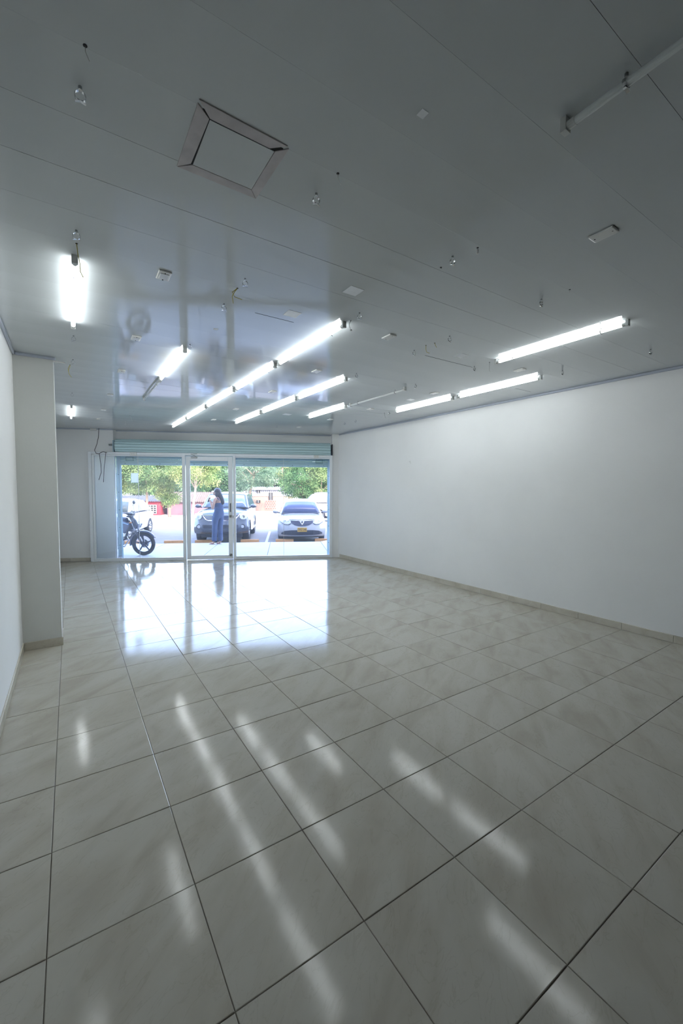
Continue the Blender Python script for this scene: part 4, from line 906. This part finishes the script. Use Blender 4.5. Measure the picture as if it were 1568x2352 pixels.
Eg = [(0,1),(1,2),(2,3),(3,4),(4,5),(5,6),(6,7),(3,8),(8,9),(9,10),(10,11),(11,12),(12,13),(3,14),(14,15),(15,16),(16,17),(17,18),(18,19),(0,20),(20,21),(21,22),(22,23),(23,24),(24,25),(0,26),(26,27),(27,28),(28,29),(29,30),(30,31),(6,32),(6,33),(33,34)]
# fingers grown out of both palms
def fingers(base, k0, dirs):
    for (sx, sy, sz, ln) in dirs:
        bx, by, bz = base; i = len(P); d = Vector((sx, sy, sz)).normalized()
        P.append((bx+d.x*ln*0.55, by+d.y*ln*0.55, bz+d.z*ln*0.55, 0.0085)); P.append((bx+d.x*ln*0.95-0.006, by+d.y*ln*0.95-0.01, bz+d.z*ln*0.95+0.012, 0.007))
        Eg.append((k0, i)); Eg.append((i, i+1))
fingers((0.215, 0.055, 1.305), 13, [(0.95, -0.75, 0.35, 0.068), (0.95, -0.45, 0.65, 0.078), (0.8, -0.25, 0.9, 0.075), (0.5, -0.1, 1.0, 0.062), (0.3, -1.0, 0.15, 0.055)])
fingers((0.21, -0.02, 1.265), 19, [(1.0, 0.5, 0.1, 0.068), (1.0, 0.25, 0.4, 0.078), (0.95, 0.1, 0.65, 0.073), (0.7, 0.0, 0.9, 0.060), (0.3, 0.9, 0.4, 0.050)])
bodyw = skin('body', P, Eg, M_SKIN, wm)
J = [(-0.012, 0, 0.93, 0.158, 0.172), (-0.03, 0, 1.08, 0.117, 0.130), (-0.02, 0, 1.20, 0.122, 0.142), (-0.005, 0, 1.285, 0.108, 0.122),
     (0.045, 0.078, 0.84, 0.112), (0.072, 0.072, 0.66, 0.092), (0.085, 0.068, 0.48, 0.079), (0.10, 0.055, 0.25, 0.078), (0.110, 0.045, 0.075, 0.088),
     (-0.050, -0.078, 0.84, 0.112), (-0.040, -0.070, 0.66, 0.092), (-0.035, -0.062, 0.48, 0.079), (-0.040, -0.058, 0.25, 0.078), (-0.046, -0.052, 0.075, 0.086)]
suit = skin('jumpsuit', J, [(0,1),(1,2),(2,3),(0,4),(4,5),(5,6),(6,7),(7,8),(0,9),(9,10),(10,11),(11,12),(12,13)], M_DENIM, wm)
MB().torus((-0.03, 0, 1.075), 0.128, 0.012, 'z', 24, 6).build('waistband', mat('denim_dark', (0.0432, 0.0758, 0.184), 0.85), suit, smooth=True)
for s in (-1, 1): MB().tube([(0.05, s*0.085, 1.27), (0.035, s*0.09, 1.36), (-0.02, s*0.09, 1.385), (-0.075, s*0.085, 1.30)], 0.014, 6).build('strap', M_DENIM, suit, smooth=True)
hair = skin('hair', [(-0.005, 0.0, 1.565, 0.088, 0.094), (-0.035, 0.0, 1.50, 0.075, 0.092), (-0.065, 0.01, 1.42, 0.060, 0.092), (-0.10, 0.02, 1.33, 0.052, 0.098), (-0.135, 0.03, 1.25, 0.050, 0.085), (-0.14, 0.03, 1.17, 0.026, 0.045)], [(0,1),(1,2),(2,3),(3,4),(4,5)], M_HAIR, wm)
MB().ball((0.008, 0.0, 1.578), 0.105, 0.100, 0.098, 20, 14).build('hair_crown', M_HAIR, hair, smooth=True)
MB().ball((0.015, 0.070, 1.50), 0.055, 0.034, 0.095, 14, 10).build('hair_side', M_HAIR, hair, smooth=True)
MB().ball((0.118, 0.045, 1.535), 0.012, 0.016, 0.010).build('eye', mat('eye_dark', (0.03, 0.02, 0.02), 0.2), wm, smooth=True)
MB().tube([(0.125, 0.01, 1.483), (0.122, 0.04, 1.481)], 0.006, 6).build('mouth', mat('lips', (0.55, 0.16, 0.14), 0.5), wm)
for (a, b) in (((0.10, 0.05), (0.275, 0.005)), ((-0.055, -0.05), (0.105, -0.12))):
    d = Vector((b[0]-a[0], b[1]-a[1])).normalized(); nn = Vector((-d.y, d.x))*0.043
    poly = [(a[0]-nn.x*0.8, a[1]-nn.y*0.8), (b[0]-nn.x-d.x*0.03, b[1]-nn.y-d.y*0.03), (b[0]-nn.x*0.5, b[1]-nn.y*0.5), (b[0]+nn.x*0.5, b[1]+nn.y*0.5), (b[0]+nn.x-d.x*0.03, b[1]+nn.y-d.y*0.03), (a[0]+nn.x*0.8, a[1]+nn.y*0.8)]
    sdl = MB().prism(poly, 0.0, 0.014).build('sandal', M_SANDAL, wm, bevel=0.004, seg=1)
    c_ = ((a[0]*0.35+b[0]*0.65), (a[1]*0.35+b[1]*0.65))
    MB().tube([(c_[0]-nn.x, c_[1]-nn.y, 0.012), (c_[0], c_[1], 0.045), (c_[0]+nn.x, c_[1]+nn.y, 0.012)], 0.009, 6).build('sandal_strap', M_SANDAL, sdl)
ph = MB().box(-0.004, 0.004, -0.036, 0.036, -0.072, 0.072).build('smartphone', M_BLACKP, bevel=0.004)
tag(ph, 'dark smartphone held up in the woman\'s hands', 'phone')
wmM = Matrix.Translation(FW(-3.08, 2.82, -0.012)) @ Matrix.Rotation(math.radians(146.7), 4, 'Z')
ph.matrix_world = wmM @ Matrix.Translation((0.262, 0.012, 1.325)) @ Matrix.Rotation(math.radians(-25), 4, 'Z') @ Matrix.Rotation(math.radians(-28), 4, 'Y')

# ------------------------------------------------------------------ houses
def corrugated(mb, u0, u1, o0, z0, o1, z1, pitch_=0.22, amp=0.045, th=0.02):
    n = int((u1-u0)/pitch_*6); V = []
    for i in range(n+1):
        u_ = u0+(u1-u0)*i/n; h_ = amp*math.sin(2*math.pi*(u_-u0)/pitch_)
        V += [(u_, o0, z0+h_), (u_, o1, z1+h_), (u_, o0, z0+h_-th), (u_, o1, z1+h_-th)]
    F = []
    for i in range(n):
        a = 4*i; b = a+4; F += [(a, b, b+1, a+1), (a+2, a+3, b+3, b+2), (a, a+2, b+2, b), (a+1, b+1, b+3, a+3)]
    return mb.add(V, F)
M_CORR = mat('corrugated_grey', (0.0504, 0.0525, 0.0588), 0.6, var=0.2, vscale=1.0)
M_CORRW = mat('corrugated_white', (0.198, 0.207, 0.234), 0.5)
M_CLAY = mat('clay_roof', (0.0904, 0.0678, 0.058), 0.8, var=0.2, vscale=2)
ZB = GZ-0.99
def house(label, u0, u1, o0, o1, wall_h, ridge_h, wallm, roofm, wins, eave=0.3, blocks=None):
    c = thing('house', label, 'house', FW((u0+u1)/2, o0, ZB), FA); hw = (u1-u0)/2; d = o1-o0
    MB().box(-hw, hw, 0, d, 0, wall_h).build('house_wall', wallm, c)
    corrugated(MB(), -hw-0.3, hw+0.3, -eave, wall_h-0.02, d*0.5, ridge_h).build('roof', roofm, c, smooth=False)
    corrugated(MB(), -hw-0.3, hw+0.3, d+eave, wall_h-0.02, d*0.5, ridge_h).build('roof', roofm, c, smooth=False)
    for (x0, x1, z0, z1, nx, nz) in wins:
        wn = MB().box(x0, x1, -0.012, 0.01, z0, z1).build('window', M_DARK, c)
        fb = MB(); t = (x1-x0)/nx*0.22
        for i in range(nx+1):
            x = x0+(x1-x0)*i/nx; fb.box(x-t/2, x+t/2, -0.05, 0.0, z0-t/2, z1+t/2)
        for i in range(nz+1):
            z = z0+(z1-z0)*i/nz; fb.box(x0-t/2, x1+t/2, -0.048, 0.0, z-t/2, z+t/2)
        fb.build('window_lattice', mat('white_lattice', (0.405, 0.41, 0.422), 0.6), wn)
    return c
M_PINK = mat('coral_wall', (0.314, 0.0324, 0.0486), 0.8, var=0.15, vscale=1.5)
M_PPINK = mat('pale_pink_wall', (0.143, 0.0667, 0.0818), 0.8, var=0.1, vscale=1.5)
M_PEACH = mat('peach_wall', (0.184, 0.118, 0.0918), 0.85, var=0.12, vscale=1.0)
house('coral red house with grey corrugated roof and white lattice window', -19.8, -14.6, 38.0, 42.0, 1.55, 2.12, M_PINK, M_CORR, [(0.95, 2.15, 0.18, 1.10, 4, 4)])
house('pale pink house with clay coloured roof behind the trees', -13.9, -8.6, 38.0, 42.5, 1.50, 2.55, M_PPINK, M_CLAY, [])
hb_ = thing('building', 'peach building with white corrugated upper wall behind the parked cars', 'building', FW(-2.6, 46.2, ZB), FA)
MB().box(-2.7, 2.6, 0, 5, 0, 2.05).build('house_wall', M_PEACH, hb_)
ua = MB(); V = []; n = 150
for i in range(n+1):
    u_ = -2.75+5.4*i/n; y = -0.06+0.045*math.sin(2*math.pi*u_/0.26); V += [(u_, y, 1.98), (u_, y, 2.85), (u_, y+0.05, 2.85), (u_, y+0.05, 1.98)]
F = []
for i in range(n):
    for j in range(4): F.append((4*i+j, 4*i+4+j, 4*i+4+(j+1)%4, 4*i+(j+1)%4))
ua.add(V, F).build('corrugated_upper_wall', M_CORRW, hb_)
MB().box(-2.7, 2.6, 0.05, 5, 2.0, 2.85).build('house_wall', M_CORRW, hb_)
corrugated(MB(), -2.9, 2.8, -0.35, 2.84, 2.5, 3.25, 0.26, 0.05).build('roof', M_CORRW, hb_)
for (x0, x1, z0, z1) in ((-2.15, -1.65, 2.42, 2.74), (-2.15, -1.65, 1.10, 1.45), (-0.55, 0.0, 1.45, 2.45)):
    wn = MB().box(x0, x1, -0.13, 0.0, z0, z1).build('window', M_DARK, hb_)
    MB().box((x0+x1)/2-0.03, (x0+x1)/2+0.03, -0.16, -0.1, z0, z1).build('window_bar', M_CORRW, wn)
MB().box(-2.62, -2.15, -0.03, 0.0, 0.0, 1.5).build('doorway', mat('door_brown', (0.12, 0.09, 0.07), 0.7), hb_)
bw = MB().box(-1.0, 0.45, -0.10, 0.0, 0.20, 1.45).build('mortar_panel', mat('mortar', (0.4, 0.389, 0.378), 0.9), hb_)
M_BRICK = mat('red_brick', (0.243, 0.0486, 0.0324), 0.85, var=0.25, vscale=5)
for r in range(5):
    for k in range(5):
        x0 = -0.97+k*0.30-(0.15 if r % 2 else 0); x1 = x0+0.26
        x0 = max(x0, -0.98); x1 = min(x1, 0.43)
        if x1-x0 > 0.05: MB().box(x0, x1, -0.13, -0.09, 0.24+r*0.24, 0.44+r*0.24).build('brick', M_BRICK, bw)

# ------------------------------------------------------------------ trees
LM = {'bright': leaf_mat('leaf_bright', (0.117, 0.187, 0.0702), (0.269, 0.304, 0.129)), 'mid': leaf_mat('leaf_mid', (0.0702, 0.129, 0.0585), (0.187, 0.246, 0.105)),
      'dark': leaf_mat('leaf_dark', (0.041, 0.0936, 0.041), (0.0998, 0.176, 0.0761)), 'blue': leaf_mat('leaf_blue', (0.0702, 0.129, 0.0874), (0.164, 0.234, 0.152))}
def tree(u, o, zb, lab, kind, cr, cz, ch, n_cl=60, per=150, leaf=(0.205, 0.075), trunk=0.14, lean=0.0, bark=M_BARK, clr=0.75, droop=0.6, group='trees beyond the parking lot'):
    t = thing('tree', lab, 'tree', FW(u, o, zb), FA, group)
    b = MB(); H1 = cz-ch*0.35
    pts = [(0, 0, -0.1), (lean*0.3, 0, H1*0.35), (lean*0.65, 0.1, H1*0.7), (lean, 0.0, H1)]
    b.tube(pts, [trunk, trunk*0.85, trunk*0.75, trunk*0.6], 8)
    ends = []
    for k in range(7):
        a = 2*math.pi*k/7+rng.uniform(-0.3, 0.3); rr = cr*rng.uniform(0.45, 0.8); zt = cz+ch*rng.uniform(-0.25, 0.6)
        st = pts[2] if k % 2 else pts[3]
        e = (lean+rr*math.cos(a), rr*math.sin(a), zt); mid = ((st[0]+e[0])/2, (st[1]+e[1])/2, (st[2]+e[2])/2+0.15*cr*rng.uniform(-0.5, 1))
        b.tube([st, mid, e], [trunk*0.5, trunk*0.33, trunk*0.12], 6)
    b.build('trunk', bark, t, smooth=True)
    # leaf clusters spread through the crown shell
    per = int(per*1.45)
    C = rng.normal(size=(n_cl, 3)); C /= np.linalg.norm(C, axis=1)[:, None]; C *= rng.uniform(0.45, 1.0, (n_cl, 1))**0.6
    C = C*np.array([cr, cr, ch])+np.array([lean, 0, cz])
    N_ = n_cl*per; cen = np.repeat(C, per, axis=0)
    d = rng.normal(size=(N_, 3)); d /= np.linalg.norm(d, axis=1)[:, None]
    p = cen + d*(rng.uniform(0, 1, (N_, 1))**0.45)*clr*np.array([1, 1, 0.8])
    ax = rng.normal(size=(N_, 3))+np.array([0, 0, -droop]); ax /= np.linalg.norm(ax, axis=1)[:, None]
    s_ = np.cross(ax, rng.normal(size=(N_, 3))); s_ /= np.linalg.norm(s_, axis=1)[:, None]
    sc = rng.uniform(0.6, 1.25, (N_, 1)); ll, lw = leaf[0]*sc, leaf[1]*sc
    V = np.stack([p, p+ax*ll*0.5+s_*lw*0.5, p+ax*ll, p+ax*ll*0.5-s_*lw*0.5], 1).reshape(-1, 3)
    me = bpy.data.meshes.new('foliage'); me.vertices.add(N_*4); me.vertices.foreach_set('co', V.astype(np.float32).ravel())
    me.loops.add(N_*4); me.loops.foreach_set('vertex_index', np.arange(N_*4, dtype=np.int32)); me.polygons.add(N_)
    me.polygons.foreach_set('loop_start', np.arange(0, N_*4, 4, dtype=np.int32)); me.update(calc_edges=True); me.materials.append(LM[kind])
    fo = link('foliage', me, t); fo['kind'] = 'stuff'
    return t
z30 = gz(30)
tree(-13.63, 30.3, z30, 'leafy tree with forked trunk in front of the coral house, left window', 'mid', 3.0, 4.3, 1.8, 85, 150, lean=0.0, trunk=0.13)
tree(-16.6, 29.5, z30, 'bright leafy tree at the left edge of the left window', 'bright', 2.3, 4.1, 2.0, 60, 150)
tree(-12.0, 31.6, z30, 'tree with low hanging yellow green leaves before the pale pink house', 'bright', 0.9, 2.6, 1.5, 26, 130, trunk=0.16, bark=M_BARK)
tree(-9.5, 29.7, z30, 'tree with slender pale trunk seen through the door glass', 'bright', 1.9, 4.4, 1.7, 50, 150, trunk=0.12, lean=0.45, bark=M_BARKP)
tree(-5.6, 39.5, ZB, 'blue green tree with leaning trunk right of the door', 'blue', 2.9, 5.1, 1.9, 70, 150, trunk=0.2, lean=1.0)
tree(-1.7, 55.0, ZB, 'bright feathery tree over the peach building', 'bright', 4.2, 7.2, 2.6, 90, 160, lean=0.4)
tree(1.0, 36.5, ZB, 'dark round tree behind the silver sedan', 'dark', 2.3, 3.7, 2.4, 70, 150)
tree(2.9, 35.8, ZB, 'sunlit green tree at the right end of the right window', 'mid', 1.9, 3.6, 2.4, 56, 150)
back = [(-30, 62, 'bright'), (-24.5, 60, 'mid'), (-19, 58, 'dark'), (-14.2, 56, 'blue'), (-10.6, 54, 'dark'), (-7.0, 56, 'blue'), (-2.5, 58, 'dark'), (2.0, 60, 'mid'), (7.0, 58, 'dark'), (12.5, 56, 'mid')]
bl = ['far background tree first from the left', 'far background tree second from the left', 'far background tree third from the left', 'far dark tree behind the pale pink house', 'far tree behind the dark SUV roof, left one', 'far tree behind the dark SUV roof, right one', 'far tree behind the peach building', 'far tree at the right end of the peach building', 'far tree behind the round dark tree', 'far tree at the right edge of the right window']
for (u_, o_, kd), lab in zip(back, bl):
    tree(u_, o_, ZB, lab, kd, 3.6, 4.6, 3.2, 70, 130, leaf=(0.33, 0.14), clr=1.1, group='background trees')

for u_, lab in ((-22.5, 'tree beyond the parking lot, left of the window view, nearer one'), (-29.0, 'tree beyond the parking lot, left of the window view, middle one'), (-36.0, 'tree beyond the parking lot, left of the window view, farthest one')):
    tree(u_, 32.0, gz(32), lab, 'mid', 3.2, 4.4, 2.2, 70, 130, leaf=(0.3, 0.12))
